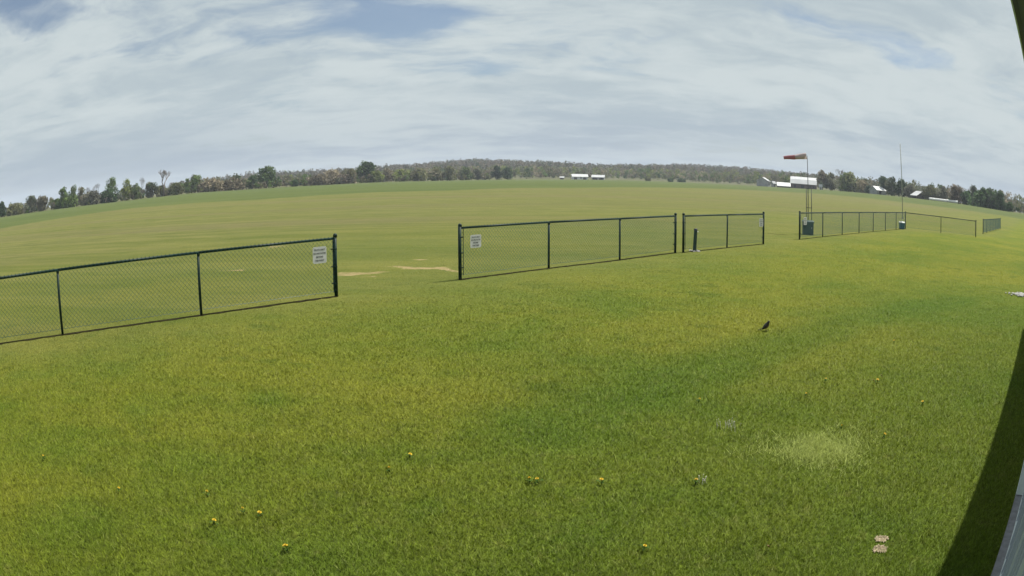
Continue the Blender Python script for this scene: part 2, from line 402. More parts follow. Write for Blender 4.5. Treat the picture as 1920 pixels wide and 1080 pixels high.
# fence base points (pixels of the photograph -> ground)
F1 = [gp(u, v) for u, v in ((118, 630), (378, 593), (631, 557))]
d = (F1[1] - F1[0]); F1 = [F1[0] - d * 2, F1[0] - d] + F1
F2 = [gp(u, v) for u, v in ((863, 525), (1029, 503.5), (1162, 487.5), (1266, 473.5))]
F3 = [gp(u, v) for u, v in ((1281, 473), (1363, 464), (1431, 457))]
F4 = [gp(u, v) for u, v in ((1499, 448), (1542.5, 443), (1579, 439), (1610.5, 436), (1637, 433), (1660, 431), (1680, 429), (1697.5, 427.5))]
F5 = [F4[-1], gp(1764, 435), gp(1829.5, 443)]
a6, b6 = gp(1843, 436.5), gp(1875.5, 427.6)
F6 = [a6.lerp(b6, i / 6) for i in range(7)]
TF = (F4[6] - F1[2]).normalized(); NF = Vector((TF.y, -TF.x, 0))     # +NF is the camera's side of the fence
def fence_side(x, y):
    s = x * TF.x + y * TF.y
    off = np.interp(s, [50, 54, 60], [0, 3.0, 7.0])
    return (x - F1[2].x) * NF.x + (y - F1[2].y) * NF.y - off
def wall_m(x, y): return x * NW.x + y * NW.y

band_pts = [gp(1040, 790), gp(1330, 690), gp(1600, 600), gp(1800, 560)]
def seg_dist(x, y, a, b):
    dx, dy = b.x - a.x, b.y - a.y; L = dx * dx + dy * dy
    t = np.clip(((x - a.x) * dx + (y - a.y) * dy) / L, 0, 1)
    return np.hypot(x - a.x - t * dx, y - a.y - t * dy)
def lush_w(x, y):
    f = fence_side(x, y)
    return np.maximum(sstep(-6.0, 5.0, f), 0.45 * (1 - sstep(2.0, 30.0, -f)))
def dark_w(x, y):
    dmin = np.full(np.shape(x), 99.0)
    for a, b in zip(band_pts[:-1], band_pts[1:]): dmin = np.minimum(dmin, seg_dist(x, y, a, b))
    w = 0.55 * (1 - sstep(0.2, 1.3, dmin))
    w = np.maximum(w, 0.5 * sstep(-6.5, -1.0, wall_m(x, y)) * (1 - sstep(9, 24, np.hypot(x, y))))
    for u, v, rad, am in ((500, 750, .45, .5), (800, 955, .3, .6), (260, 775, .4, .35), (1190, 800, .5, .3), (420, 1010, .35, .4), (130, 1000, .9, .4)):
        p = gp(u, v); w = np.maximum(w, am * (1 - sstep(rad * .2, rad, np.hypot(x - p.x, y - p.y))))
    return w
dirt_lines = [(gp(648, 516), gp(716, 511), .22), (gp(640, 512), gp(668, 513), .12), (gp(668, 521), gp(700, 519), .10), (gp(738, 499.5), gp(775, 503), .16),
              (gp(770, 503.5), gp(826, 503), .26), (gp(826, 504), gp(860, 510), .13), (gp(512, 464), gp(532, 463.5), .22), (gp(418, 508.5), gp(455, 508), .14), (gp(775, 486.5), gp(795, 487), .12)]
def dirt_w(x, y):
    w = np.zeros(np.shape(x))
    for a, b, rad in dirt_lines: w = np.maximum(w, 1 - sstep(rad * 0.3, rad * 1.9, seg_dist(x, y, a, b)))
    return w

def build_ground():
    az = np.concatenate([np.radians(np.arange(-180, -62, 6)), np.radians(np.arange(-62, 62.01, 0.4)), np.radians(np.arange(68, 180, 6))])
    rr = np.concatenate([[0.5, 1.5, 2.5], np.arange(3.2, 14, 0.35), np.arange(14, 24, 0.22)])
    rr = np.concatenate([rr, np.geomspace(24.3, 3200, 130)])
    na, nr = len(az), len(rr)
    A, RR = np.meshgrid(az, rr, indexing='ij')
    X = RR * np.sin(A); Y = RR * np.cos(A); Z = height(X, Y)
    V = np.stack([X, Y, Z], -1).reshape(-1, 3)
    x, y = V[:, 0], V[:, 1]; r = np.hypot(x, y); a = np.arctan2(x, y)
    re = r_edge(a); ce = np.interp(a, CR_AZ, CR_R)
    crop = sstep(ce * .985, ce * 1.015, r) * (1 - sstep(re * 1.0, re * 1.03, r))
    mead = sstep(re * 1.0, re * 1.03, r)
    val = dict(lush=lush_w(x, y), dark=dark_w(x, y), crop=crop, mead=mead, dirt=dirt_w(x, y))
    i, j = np.meshgrid(np.arange(na), np.arange(nr - 1), indexing='ij'); i2 = (i + 1) % na
    Fq = np.stack([i * nr + j, i * nr + j + 1, i2 * nr + j + 1, i2 * nr + j], -1).reshape(-1, 4)
    cen = V[Fq].mean(1); cr = np.hypot(cen[:, 0], cen[:, 1]); ca = np.arctan2(cen[:, 0], cen[:, 1])
    zone = np.where(cr > r_edge(ca) * 1.01, 3, np.where(cr > np.interp(ca, CR_AZ, CR_R), 2, np.where(fence_side(cen[:, 0], cen[:, 1]) > 0, 0, 1)))
    for z, nm in enumerate(('lawn', 'airfield_grass', 'crop_field', 'hillside')):
        f = Fq[zone == z]
        if z == 0:   # close the hole under the camera
            extra = np.array([[k * nr, ((k + 1) % na) * nr, len(V), len(V)] for k in range(na)])
            V0 = np.vstack([V, [[0, 0, 0]]])
            idx, inv = np.unique(f, return_inverse=True)
            o = np_mesh(nm, V[idx], inv.reshape(-1, 4), M_GROUND, attrs={k: ('POINT', 'FLOAT', v[idx]) for k, v in val.items()})
        else:
            idx, inv = np.unique(f, return_inverse=True)
            o = np_mesh(nm, V[idx], inv.reshape(-1, 4), M_GROUND, attrs={k: ('POINT', 'FLOAT', v[idx]) for k, v in val.items()})
        o.data.shade_smooth()
        tag(o, ['mown green lawn in front of the chain link fences', 'dry olive airfield grass beyond the fences', 'bright green crop strip along the far field edge', 'distant meadow and wooded hillside ground'][z], ['lawn', 'airfield', 'field', 'hillside'][z], kind='structure')
build_ground()

# ------------------------------------------------------------------ grass blades on the lawn
def blades(n, r0, r1, seed, az0=-57, az1=57):
    g = np.random.default_rng(seed)
    r = r0 * (r1 / r0) ** g.uniform(0, 1, n); a = np.radians(g.uniform(az0, az1, n))
    h = 0.040 * g.uniform(0.5, 1.25, n) * (1 - 0.35 * sstep(9, 20, r)) * (1 - 0.5 * sstep(25, r1, r)); w = 0.0062 * (r / 5) ** 0.55 * g.uniform(0.7, 1.3, n)
    return r * np.sin(a), r * np.cos(a), h, w, g
def grass():
    Vs, rn, tp, pl = [], [], [], []
    def put(x, y, h, w, g, pale=0.0, lean=1.5):
        n = len(x)
        th = g.uniform(0, 2 * np.pi, n); ph = g.uniform(0, 2 * np.pi, n); ln = g.uniform(0.1, lean, n) * h
        z = height(x, y)
        b0 = np.stack([x - np.cos(th) * w / 2, y - np.sin(th) * w / 2, z - 0.004], -1)
        b1 = np.stack([x + np.cos(th) * w / 2, y + np.sin(th) * w / 2, z - 0.004], -1)
        t = np.stack([x + np.cos(ph) * ln, y + np.sin(ph) * ln, z + h * g.uniform(.75, 1.0, n)], -1)
        Vs.append(np.stack([b0, b1, t], 1).reshape(-1, 3))
        rn.append(np.repeat(g.uniform(0, 1, n), 3)); tp.append(np.tile([0, 0, 1.0], n)); pl.append(np.repeat(np.broadcast_to(pale, n), 3))
    bare = [gp(1654, 1010), gp(1652, 1029)]
    for n in (1250000,):
        x, y, hh, ww, g = blades(n, 3.4, 55, 1)
        fs_ = fence_side(x, y); sm = x * TF.x + y * TF.y
        keep = (wall_m(x, y) < 0.08) & ~((np.abs(fs_) < g.uniform(.03, .16, n)) & (sm < 52)) & (g.uniform(0, 1, n) > 1.4 * dirt_w(x, y))
        for p in bare: keep &= np.hypot(x - p.x, y - p.y) > g.uniform(-.13, .09, n)
        # tufts: taller where clumpy
        cl = np.sin(x * 5.1 + 1.3 * np.sin(y * 3.7)) * np.sin(y * 4.6 + 1.1 * np.sin(x * 4.1))
        lw = lush_w(x, y); keep &= g.uniform(0, 1, n) < 0.15 + 0.85 * lw
        hh = hh * (1 + 0.2 * cl) * (0.3 + 0.7 * lw)
        pc = gp(1540, 842); pw = 0.8 * (1 - sstep(0.15, 0.55, np.hypot((x - pc.x) / 1.1, y - pc.y)))
        put(x[keep], y[keep], hh[keep], ww[keep], g, pw[keep])
    # bleached tussock patch
    g = np.random.default_rng(21)
    c = gp(1540, 842)
    n = 4500; q = g.normal(0, 1, (n, 2)); q *= (0.30 + 0.10 * np.sin(3 * np.arctan2(q[:, 1], q[:, 0])))[:, None]
    put(c.x + q[:, 0] * 1.15, c.y + q[:, 1] * 0.95, g.uniform(.03, .06, n), g.uniform(.005, .008, n), g, 1.0, 1.9)
    V = np.concatenate(Vs); n = len(V)
    o = np_mesh('lawn_grass', V, np.arange(n).reshape(-1, 3), M_BLADE, attrs={
        'rnd': ('POINT', 'FLOAT', np.concatenate(rn)), 'tip': ('POINT', 'FLOAT', np.concatenate(tp)), 'pale': ('POINT', 'FLOAT', np.concatenate(pl)),
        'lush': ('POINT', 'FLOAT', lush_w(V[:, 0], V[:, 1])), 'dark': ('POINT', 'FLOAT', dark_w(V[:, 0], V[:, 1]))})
    tag(o, 'short mown grass blades covering the lawn', 'grass', kind='stuff')
grass()

# ------------------------------------------------------------------ chain link fences
RAIL_Z = 1.195
def dome_post(p, h, r):
    mb = MB(); mb.tube([(p.x, p.y, -0.05), (p.x + random.uniform(-.007, .007), p.y + random.uniform(-.007, .007), h)], r, 12)
    return mb
def cap(p, h, r):
    mb = MB(); mb.tube([(p.x, p.y, h - 0.03), (p.x, p.y, h + 0.012), (p.x, p.y, h + 0.034), (p.x, p.y, h + 0.045)], [r * 1.14, r * 1.16, r * .8, r * .25], 12)
    return mb
def fence(pts, terminals, label, pitch=0.094, wire=0.0028, low=0.10):
    mid = pts[0]
    root = thing('chain_link_fence', label, 'fence', (mid.x, mid.y, 0), 0, 'green chain link fences along the lawn')
    L = [p - mid for p in pts]
    for i, p in enumerate(L):
        term = i in terminals
        r = 0.040 if term else 0.029; h = 1.255 if term else RAIL_Z - 0.03
        o = dome_post(p, h, r).build('post', M_FENCE, root, True)
        cap(p, h, r).build('post_cap', M_FENCE, o, True)
    for i in range(len(L) - 1):
        a, b = L[i], L[i + 1]; t = (b - a); ln = t.length; t = t / ln; nn = Vector((t.y, -t.x, 0))
        mb = MB(); za = RAIL_Z; za0 = RAIL_Z
        e0 = a + t * (0.03 if i in terminals else 0); e1 = b - t * (0.03 if i + 1 in terminals else 0)
        mb.tube([e0 + Vector((0, 0, za0)), e1 + Vector((0, 0, za))], 0.026, 10)
        mb.build('top_rail', M_FENCE, root, True)
        # woven wire: two families of diagonal wires, twisted tips above the rail, bottom tips above the grass
        mb = MB(); H = RAIL_Z + 0.03; h0 = low; span = H - h0
        off = nn * 0.027
        def pt(s, z, dz): return a + t * s + off * dz + Vector((0, 0, z))
        k = -int(span / pitch) - 1
        while k * pitch < ln:
            s0 = k * pitch
            for sg in (1, -1):
                if sg == 1: sa, za_, sb, zb = s0, h0, s0 + span, H
                else: sa, za_, sb, zb = s0 + span, h0, s0, H
                # clip to 0..ln
                lo, hi = 0.0, 1.0
                ds = sb - sa
                for lim, side in ((0.03, 0), (ln - 0.03, 1)):
                    tt = (lim - sa) / ds
                    inside0 = sa >= lim if side == 0 else sa <= lim
                    inside1 = sb >= lim if side == 0 else sb <= lim
                    if not inside0 and not inside1: lo, hi = 1, 0
                    elif not inside0: lo = max(lo, tt)
                    elif not inside1: hi = min(hi, tt)
                if hi - lo < 0.03: continue
                p0 = pt(sa + ds * lo, za_ + span * lo, 1 + 0.12 * sg); p1 = pt(sa + ds * hi, za_ + span * hi, 1 + 0.12 * sg)
                mb.tube([p0, p1], wire, 3, False)
                if hi > 0.999:    # twisted tip
                    mb.tube([p1, p1 + Vector((0, 0, 0.012)) + t * 0.006], wire * 2.4, 4)
            k += 1
        mb.build('wire_mesh', M_WIRE, root)['kind'] = 'stuff'
        mb = MB(); nb = 3; sag = 0.0
        mb.tube([pt(0.03, low + 0.02, 1), pt(ln - 0.03, low + 0.02, 1)], 0.0028, 4); mb.build('tension_wire', M_WIRE, root)
        for end, ii, sgn in ((a, i, 1), (b, i + 1, -1)):
            if ii in terminals:
                q = end + t * sgn * 0.075
                mb = MB(); mb.box((-0.009, -0.003, low), (0.009, 0.003, RAIL_Z), Matrix.Translation(q + off) @ Matrix.Rotation(math.atan2(t.y, t.x), 4, 'Z'))
                mb.build('tension_bar', M_FENCE, root)
                for zb in (0.28, 0.62, 0.98):
                    mb = MB(); mb.box((-0.055, -0.042, zb - 0.012), (0.05, 0.042, zb + 0.012), Matrix.Translation(end + t * sgn * 0.03) @ Matrix.Rotation(math.atan2(t.y, t.x), 4, 'Z'))
                    mb.build('brace_band', M_FENCE, root)
    return root
fence(F1, {4}, 'leftmost chain link fence run, nearest the camera, with a sign at its right end')
fence(F2, {0, 3}, 'chain link fence run right of the wide gap, three bays with a sign')
fence(F3, {0, 2}, 'short two bay chain link fence behind the leaning green post')
fence(F4, {0, 7}, 'far chain link fence run in front of the windsock, many narrow bays')
fence(F5, {2}, 'two bay chain link fence running back from the far corner')
fence(F6, {0, 6}, 'far right bluish chain link fence seen nearly end on')

def strip_shadow_edge(): pass
# narrow strip under the fences: trimmed soil, with the rail's shadow painted in
def soil_shade_line(pts, label):
    g = random.Random(hash(label) % 999)
    vs, fs = [], []
    for a, b in zip(pts[:-1], pts[1:]):
        t = (b - a).normalized(); nn = Vector((t.y, -t.x, 0)); n = max(4, int((b - a).length / 0.12))
        for i in range(n + 1):
            p = a.lerp(b, i / n); w0, w1 = 0.02 + g.random() * 0.05, 0.02 + g.random() * 0.07
            vs += [p - nn * w0 + Vector((0, 0, 0.012)), p + Vector((0, 0, 0.02)), p + nn * w1 + Vector((0, 0, 0.012))]
            if i: k = len(vs) - 6; fs += [(k, k + 1, k + 4, k + 3), (k + 1, k + 2, k + 5, k + 4)]
    mb = MB(); mb.add(vs, fs); o = mb.build('soil_shade_strip', M_SOIL_SHADE)
    tag(o, label, 'soil', kind='structure')
M_SOIL_SHADE = paint('soil_and_rail_shade', (0.026, 0.022, 0.012), 0.95, var=0.4, scale=12, bump=0.5, spec=0.03)  # soil colour darkened to carry the fence's shadow line too
for nm, F in (('leftmost', F1), ('middle', F2), ('two bay', F3), ('far', F4)):
    soil_shade_line(F, 'thin dark strip of soil and painted rail shadow under the %s fence run' % nm)

# ------------------------------------------------------------------ signs
LINES = ('PILOTS ONLY', 'NO SPECTATORS', 'BEYOND', 'THIS POINT')
def text_mesh(body, size):
    cu = bpy.data.curves.new('lettering', 'FONT'); cu.body = body; cu.size = size; cu.align_x = 'CENTER'; cu.align_y = 'CENTER'
    cu.offset = size * 0.018; cu.space_character = 1.02; cu.extrude = 0.0006; cu.resolution_u = 2
    o = bpy.data.objects.new('tmp', cu); C.objects.link(o)
    bpy.context.view_layer.update()
    me = bpy.data.meshes.new_from_object(o.evaluated_get(bpy.context.evaluated_depsgraph_get()))
    bpy.data.objects.remove(o); bpy.data.curves.remove(cu)
    me.name = 'lettering'; me.materials.clear(); me.materials.append(M_INK)
    return me
TXT = [text_mesh(s, z) for s, z in zip(LINES, (0.047, 0.043, 0.047, 0.047))]
def sign(a, b, s0, s1, z0, z1, label):
    t = (b - a).normalized(); nn = Vector((t.y, -t.x, 0))
    if nn.dot(-a) < 0: nn = -nn
    xd = Vector((-nn.y, nn.x, 0))          # to the right as seen by the camera
    c = a + t * (s0 + s1) / 2 + nn * 0.04
    root = thing('warning_sign', label, 'sign', (c.x, c.y, (z0 + z1) / 2), math.atan2(xd.y, xd.x), 'white warning signs on the fences')
    w, h = s1 - s0, z1 - z0
    bm = bmesh.new(); bmesh.ops.create_cube(bm, size=1); bmesh.ops.scale(bm, vec=(w, 0.003, h), verts=bm.verts)
    ed = [e for e in bm.edges if abs((e.verts[0].co - e.verts[1].co).y) > 0.002]
    bmesh.ops.bevel(bm, geom=ed, offset=0.018, segments=3, affect='EDGES')
    me = bpy.data.meshes.new('sign_plate'); bm.to_mesh(me); bm.free(); me.materials.append(M_SIGN)
    o = bpy.data.objects.new('sign_plate', me); C.objects.link(o); o.parent = root
    k = min(w / 0.345, h / 0.33)
    for i, me in enumerate(TXT):
        q = bpy.data.objects.new('lettering', me); C.objects.link(q); q.parent = root
        q.rotation_euler = (math.pi / 2, 0, 0); q.scale = (k * 0.92, k, 1)
        q.location = (0, -0.0032, h * (0.32 - 0.215 * i))
    for sx in (-1, 1):
        for sz in (-1, 1):
            mb = MB(); mb.tube([(sx * (w / 2 - .02), 0.004, sz * (h / 2 - .02)), (sx * (w / 2 - .02), -0.006, sz * (h / 2 - .02))], 0.006, 6)
            mb.build('wire_tie', M_STEEL, root)
sign(F1[3], F1[4], 2.70, 3.04, 0.727, 1.06, 'white sign at the right end of the leftmost fence run')
sign(F2[0], F2[1], 0.285, 0.625, 0.713, 1.016, 'white sign at the left end of the three bay fence')
sign(F3[1], F3[2], 2.50, 2.85, 0.71, 1.03, 'white sign at the right end of the short two bay fence')
sign(F4[0], F4[1], 0.44, 0.84, 0.65, 1.0, 'white sign on the far fence in front of the green cabinet')

# ------------------------------------------------------------------ building at the right edge
def bpt(s, m, z): v = TW * s + NW * m; return Vector((v.x, v.y, z))
MBLD = Matrix(((TW.x, NW.x, 0, 0), (TW.y, NW.y, 0, 0), (0, 0, 1, 0), (0, 0, 0, 1)))
def building():
    o0 = bpt(6, 0.3, 0)
    root = thing('metal_building', 'pale blue grey metal sided building at the right edge casting the lawn shadow', 'building', o0)
    Mi = Matrix.Translation(-o0) @ MBLD
    S0, S1, JT = -6.0, 17.0, 5.83
    def bx(nm, lo, hi, mat, par=root):
        mb = MB(); mb.box(lo, hi, Mi); return mb.build(nm, mat, par)
    bx('foundation', (S0, 0.096, -0.1), (JT, 5.5, 0.07), M_CONC)
    # near wall: ribbed panels set back above the foundation
    pw = 0.9; s = JT - 0.004
    while s > S0 + 0.1:
        w = bx('wall_panel', (max(S0, s - pw + 0.004), 0.190, 0.12), (s, 0.24, 3.45), M_SIDING)
        for k in range(1, 4):
            bx('rib', (s - k * pw / 4 - 0.012, 0.178, 0.12), (s - k * pw / 4 + 0.012, 0.1895, 3.45), M_SIDING, w)
        s -= pw
    bx('base_trim', (S0, 0.176, 0.072), (JT - 0.003, 0.25, 0.118), M_TRIM)
    # far wall, standing forward to the edge of the slab
    s = JT + 0.003
    while s < S1 - 0.1:
        e = min(S1, s + pw - 0.004)
        w = bx('wall_panel', (s, 0.112, 0.05), (e, 0.24, 3.45), M_SIDING)
        for k in range(1, 4):
            bx('rib', (s + k * pw / 4 - 0.012, 0.101, 0.05), (s + k * pw / 4 + 0.012, 0.1115, 3.45), M_SIDING, w)
        s += pw
    bx('base_trim', (JT + 0.002, 0.097, -0.05), (S1, 0.25, 0.045), M_TRIM)
    bx('corner_trim', (JT - 0.03, 0.099, 0.073), (JT + 0.0015, 0.23, 3.45), M_TRIM)
    bx('inner_wall', (S0, 0.26, 0.07), (S1, 0.36, 3.5), M_SIDING)
    # eave: passes through the two rays seen in the photograph, 1.3 m above the lens
    up = 1.3
    r1, r2 = ray(1896, 0), ray(1920, 116)
    p1 = r1 * (up / r1.z); p2 = r2 * (up / r2.z)
    e0 = Vector((p1.dot(TW), p1.dot(NW))); e1 = Vector((p2.dot(TW), p2.dot(NW)))
    sl = 0.8 * (e1.y - e0.y) / (e1.x - e0.x)
    zc = CAM_H + up
    def em(s): return (e0.y + e1.y) / 2 + sl * (s - (e0.x + e1.x) / 2)
    def prism(nm, m0, m1, z0, z1, mat, tilt=0.0):
        vs = []
        for s_ in (S0, S1):
            for (mm, z_) in ((m0, z0), (m1, z0 + tilt), (m1, z1 + tilt), (m0, z1)):
                vs.append(bpt(s_, em(s_) + mm, z_) - o0)
        mb = MB(); mb.add(vs, [(0, 1, 2, 3), (7, 6, 5, 4), (0, 4, 5, 1), (1, 5, 6, 2), (2, 6, 7, 3), (3, 7, 4, 0)])
        return mb.build(nm, mat, root)
    prism('drip_edge', -0.006, 0.008, zc - 0.005, zc + 0.06, M_TRIM)
    prism('fascia', 0.009, 0.055, zc + 0.0, zc + 0.14, M_FASCIA)
    prism('soffit', 0.056, 0.36, zc + 0.01, zc + 0.03, M_SOFFIT)
    prism('roof', 0.009, 5.6, zc + 0.142, zc + 0.18, M_ROOFG, 1.1)
building()

# ------------------------------------------------------------------ windsock mast and things behind the far fence
pb = gp(1513, 437.5); RS = math.hypot(pb.x, pb.y)
def at_range(u, v, rng_):
    d = ray(u, v); k = rng_ / math.hypot(d.x, d.y); return Vector((d.x * k, d.y * k, CAM_H + d.z * k))
def windsock_mast():
    root = thing('windsock_mast', 'tall thin pole on three pipe legs beside the green cabinet', 'mast', pb)
    top = at_range(1515.5, 291, RS) - pb; mid = at_range(1514.8, 352, RS) - pb
    c = Vector((mid.x, mid.y, 0))
    mb = MB(); mb.tube([c, Vector((mid.x, mid.y, top.z))], [0.026, 0.019], 8); mb.build('pole', M_DKSTEEL, root, True)
    for u in (1511.5, 1521.2):
        q = at_range(u, 352, RS) - pb
        mb = MB(); mb.tube([(q.x, q.y, 0), (q.x, q.y, mid.z - 0.02)], 0.021, 8); mb.build('leg', M_DKSTEEL, root, True)
    q0 = at_range(1510.5, 352, RS) - pb; q1 = at_range(1522, 352, RS) - pb
    for z in (mid.z - 0.02, 1.35):
        mb = MB(); mb.tube([(q0.x, q0.y, z), (q1.x, q1.y, z)], 0.016, 6); mb.build('cross_bar', M_DKSTEEL, root)
    return root, Vector((mid.x, mid.y, top.z)) + pb
mast, mtop = windsock_mast()
def windsock():
    p0 = mtop + Vector((0, 0, 0.0)); tail = at_range(1469, 294.5, RS); mouth = at_range(1511.5, 291.2, RS)
    root = thing('windsock', 'red and pale orange windsock streaming left from its pole', 'windsock', mouth)
    ax = (tail - mouth); L = ax.length; ax /= L
    a = ax.cross(Vector((0, 0, 1))).normalized(); b = a.cross(ax)
    V, Fc, band = [], [], []
    n, m = 20, 26
    for i in range(m + 1):
        s = i / m; rad = 0.165 * (1 - s) + 0.082 * s
        sag = -0.012 * math.sin(s * math.pi)
        for k in range(n):
            th = 2 * math.pi * k / n
            rr_ = rad * (1 + 0.05 * math.sin(3 * th + s * 11) + 0.03 * math.sin(5 * th - s * 17))
            p = ax * (L * s) + a * math.cos(th) * rr_ + b * math.sin(th) * rr_ + Vector((0, 0, sag))
            V.append(p); band.append(s)
    for i in range(m):
        for k in range(n):
            k2 = (k + 1) % n; Fc.append((i * n + k, i * n + k2, (i + 1) * n + k2, (i + 1) * n + k))
    o = np_mesh('sock', np.array([tuple(p) for p in V]), np.array(Fc), M_SOCK, root, {'band': ('POINT', 'FLOAT', np.array(band))})
    o.data.shade_smooth()
    mb = MB(); ring = [a * math.cos(2 * math.pi * k / 20) * .167 + b * math.sin(2 * math.pi * k / 20) * .167 for k in range(21)]
    mb.tube(ring, 0.007, 5); mb.build('hoop', M_STEEL, root)
    mb = MB()
    pl = mtop - mouth
    for k in (0, 7, 14): mb.tube([ring[k], pl], 0.004, 4)
    mb.build('bridle', M_STEEL, root)
windsock()
def cabinet():
    c = gp(1514.5, 438.6); w = 0.60; t = Vector((math.cos(-math.atan2(c.x, c.y) + .12), math.sin(-math.atan2(c.x, c.y) + .12), 0))
    root = thing('utility_cabinet', 'dark green utility cabinet at the foot of the windsock mast', 'cabinet', (c.x, c.y, 0), math.atan2(t.y, t.x))
    mb = MB(); mb.box((-w / 2, -0.22, 0), (w / 2, 0.22, 0.60)); mb.build('body', M_GBOX, root)
    mb = MB(); vs = [(-w / 2 - .02, -.25, .603), (w / 2 + .04, -.25, .603), (w / 2 + .04, .25, .603), (-w / 2 - .02, .25, .603), (-w / 2 - .02, -.24, .66), (w / 2 + .04, -.24, .66), (w / 2 + .04, .25, .72), (-w / 2 - .02, .25, .72)]
    mb.add(vs, [(0, 3, 2, 1), (4, 5, 6, 7), (0, 1, 5, 4), (1, 2, 6, 5), (2, 3, 7, 6), (3, 0, 4, 7)]); mb.build('lid', M_GBOX, root)
    mb = MB(); mb.box((-w / 2 + .05, -0.232, 0.08), (w / 2 - .05, -0.222, 0.54)); d_ = mb.build('door', M_GBOX, root)
    mb = MB(); mb.box((w / 2 - .12, -0.25, 0.30), (w / 2 - .09, -0.233, 0.40)); mb.build('handle', M_STEEL, d_)
cabinet()
def blue_bin():
    a, b = gp(1685.3, 428.2), gp(1696.5, 428.2); c = (a + b) / 2; w = (b - a).length * 0.9
    back = c.normalized(); c = c + back * 0.2
    root = thing('blue_bin', 'blue plastic bin with a white lid behind the far fence corner', 'bin', (c.x, c.y, 0))
    r0 = 0.27
    mb = MB(); mb.tube([(0, 0, 0), (0, 0, .03), (0, 0, .25), (0, 0, .45)], [r0 * .86, r0 * .9, r0 * .97, r0], 20); mb.build('body', M_BLUE, root, False)
    mb = MB(); mb.tube([(0, 0, .452), (0, 0, .49), (0, 0, .53), (0, 0, .545)], [r0 * 1.06, r0 * 1.06, r0 * .9, r0 * .3], 20); l = mb.build('lid', M_LID, root)
    mb = MB(); mb.box((-.05, -.015, .545), (.05, .015, .575)); mb.build('knob', M_LID, l)
    for z in (.12, .33):
        mb = MB(); mb.tube([(0, 0, z), (0, 0, z + .025)], r0 * 1.01, 20); mb.build('rib', M_BLUE, root)
blue_bin()
def flagpole():
    rng_ = 78.0
    a, e = azel(1691.8, 367); p = Vector((rng_ * math.sin(a), rng_ * math.cos(a), 0)); p.z = float(height(p.x, p.y))
    top = at_range(1687.3, 269, rng_)
    root = thing('antenna_pole', 'tall slender grey pole standing beyond the far fence corner', 'pole', p)
    t = top - p
    mb = MB(); mb.tube([(0, 0, -.1), t * .5, t], [0.055, 0.048, 0.040], 8); mb.build('pole', M_POLE, root, True)
    mb = MB(); mb.tube([t, t + Vector((0, 0, .05)), t + Vector((0, 0, .1))], [.05, .055, .02], 8); mb.build('finial', M_LID, root)
    mb = MB(); mb.tube([(0, 0, -.02), (0, 0, .12)], .12, 12); mb.build('footing', M_CONC, root)
flagpole()
def leaning_post():
    b = gp(1302.2, 470.5); tp = at_range(1303.6, 428, math.hypot(b.x, b.y))
    root = thing('green_post', 'leaning dark green square post in front of the short fence', 'post', (b.x, b.y, 0), math.atan2(TF.y, TF.x) + 0.3)
    root.rotation_euler = (0, 0, math.atan2(b.x, b.y) * -1)
    lean = 0.045; H = tp.z
    def sq(z0, z1, w0, w1, nm, mat, par):
        vs = []
        for z, w in ((z0, w0), (z1, w1)):
            ox = lean * z
            vs += [(ox - w, -w, z), (ox + w, -w, z), (ox + w, w, z), (ox - w, w, z)]
        mb = MB(); mb.add(vs, [(0, 3, 2, 1), (4, 5, 6, 7), (0, 1, 5, 4), (1, 2, 6, 5), (2, 3, 7, 6), (3, 0, 4, 7)])
        o = mb.build(nm, mat, par); bv = o.modifiers.new('bevel', 'BEVEL'); bv.width = 0.012; bv.segments = 2
        return o
    sq(-0.03, H - 0.06, 0.062, 0.058, 'post_body', M_GBOX, root)
    c = sq(H - 0.058, H, 0.068, 0.058, 'cap', M_FASCIA, root)
    mb = MB(); mb.tube([(lean * H + 0.05, 0, H - .1), (lean * H + .10, 0, H - .11)], 0.018, 8); mb.build('knob', M_STEEL, root)
    # stones at the foot
    for k in range(16):
        a = random.uniform(0, 6.3); rr = random.uniform(0.09, 0.24)
        stone((b.x + rr * math.cos(a), b.y + rr * math.sin(a), 0.012), random.uniform(.025, .06), root, b)
def stone(p, r, root, base):
    bm = bmesh.new(); bmesh.ops.create_icosphere(bm, subdivisions=1, radius=r)
    for v in bm.verts: v.co *= random.uniform(0.7, 1.2); v.co.z *= 0.6
    me = bpy.data.meshes.new('stone'); bm.to_mesh(me); bm.free(); me.materials.append(M_STONE)
    o = bpy.data.objects.new('stone', me); C.objects.link(o)
    if root is not None:
        o.parent = root; q = Matrix.Rotation(-root.rotation_euler.z, 3, 'Z') @ (Vector(p) - Vector((base.x, base.y, 0)))
        o.location = q
    else: o.location = p
    o.rotation_euler.z = random.uniform(0, 6)
    return o
leaning_post()
def gravel():
    c = gp(1918, 552.5)
    root = thing('gravel_pile', 'pale gravel patch on the lawn at the right edge', 'gravel', (c.x, c.y, 0))
    for k in range(140):
        s, m = random.gauss(0, .24), random.gauss(0, .20)
        stone((c.x + s, c.y + m, 0.03), random.uniform(.025, .055), root, c)
gravel()

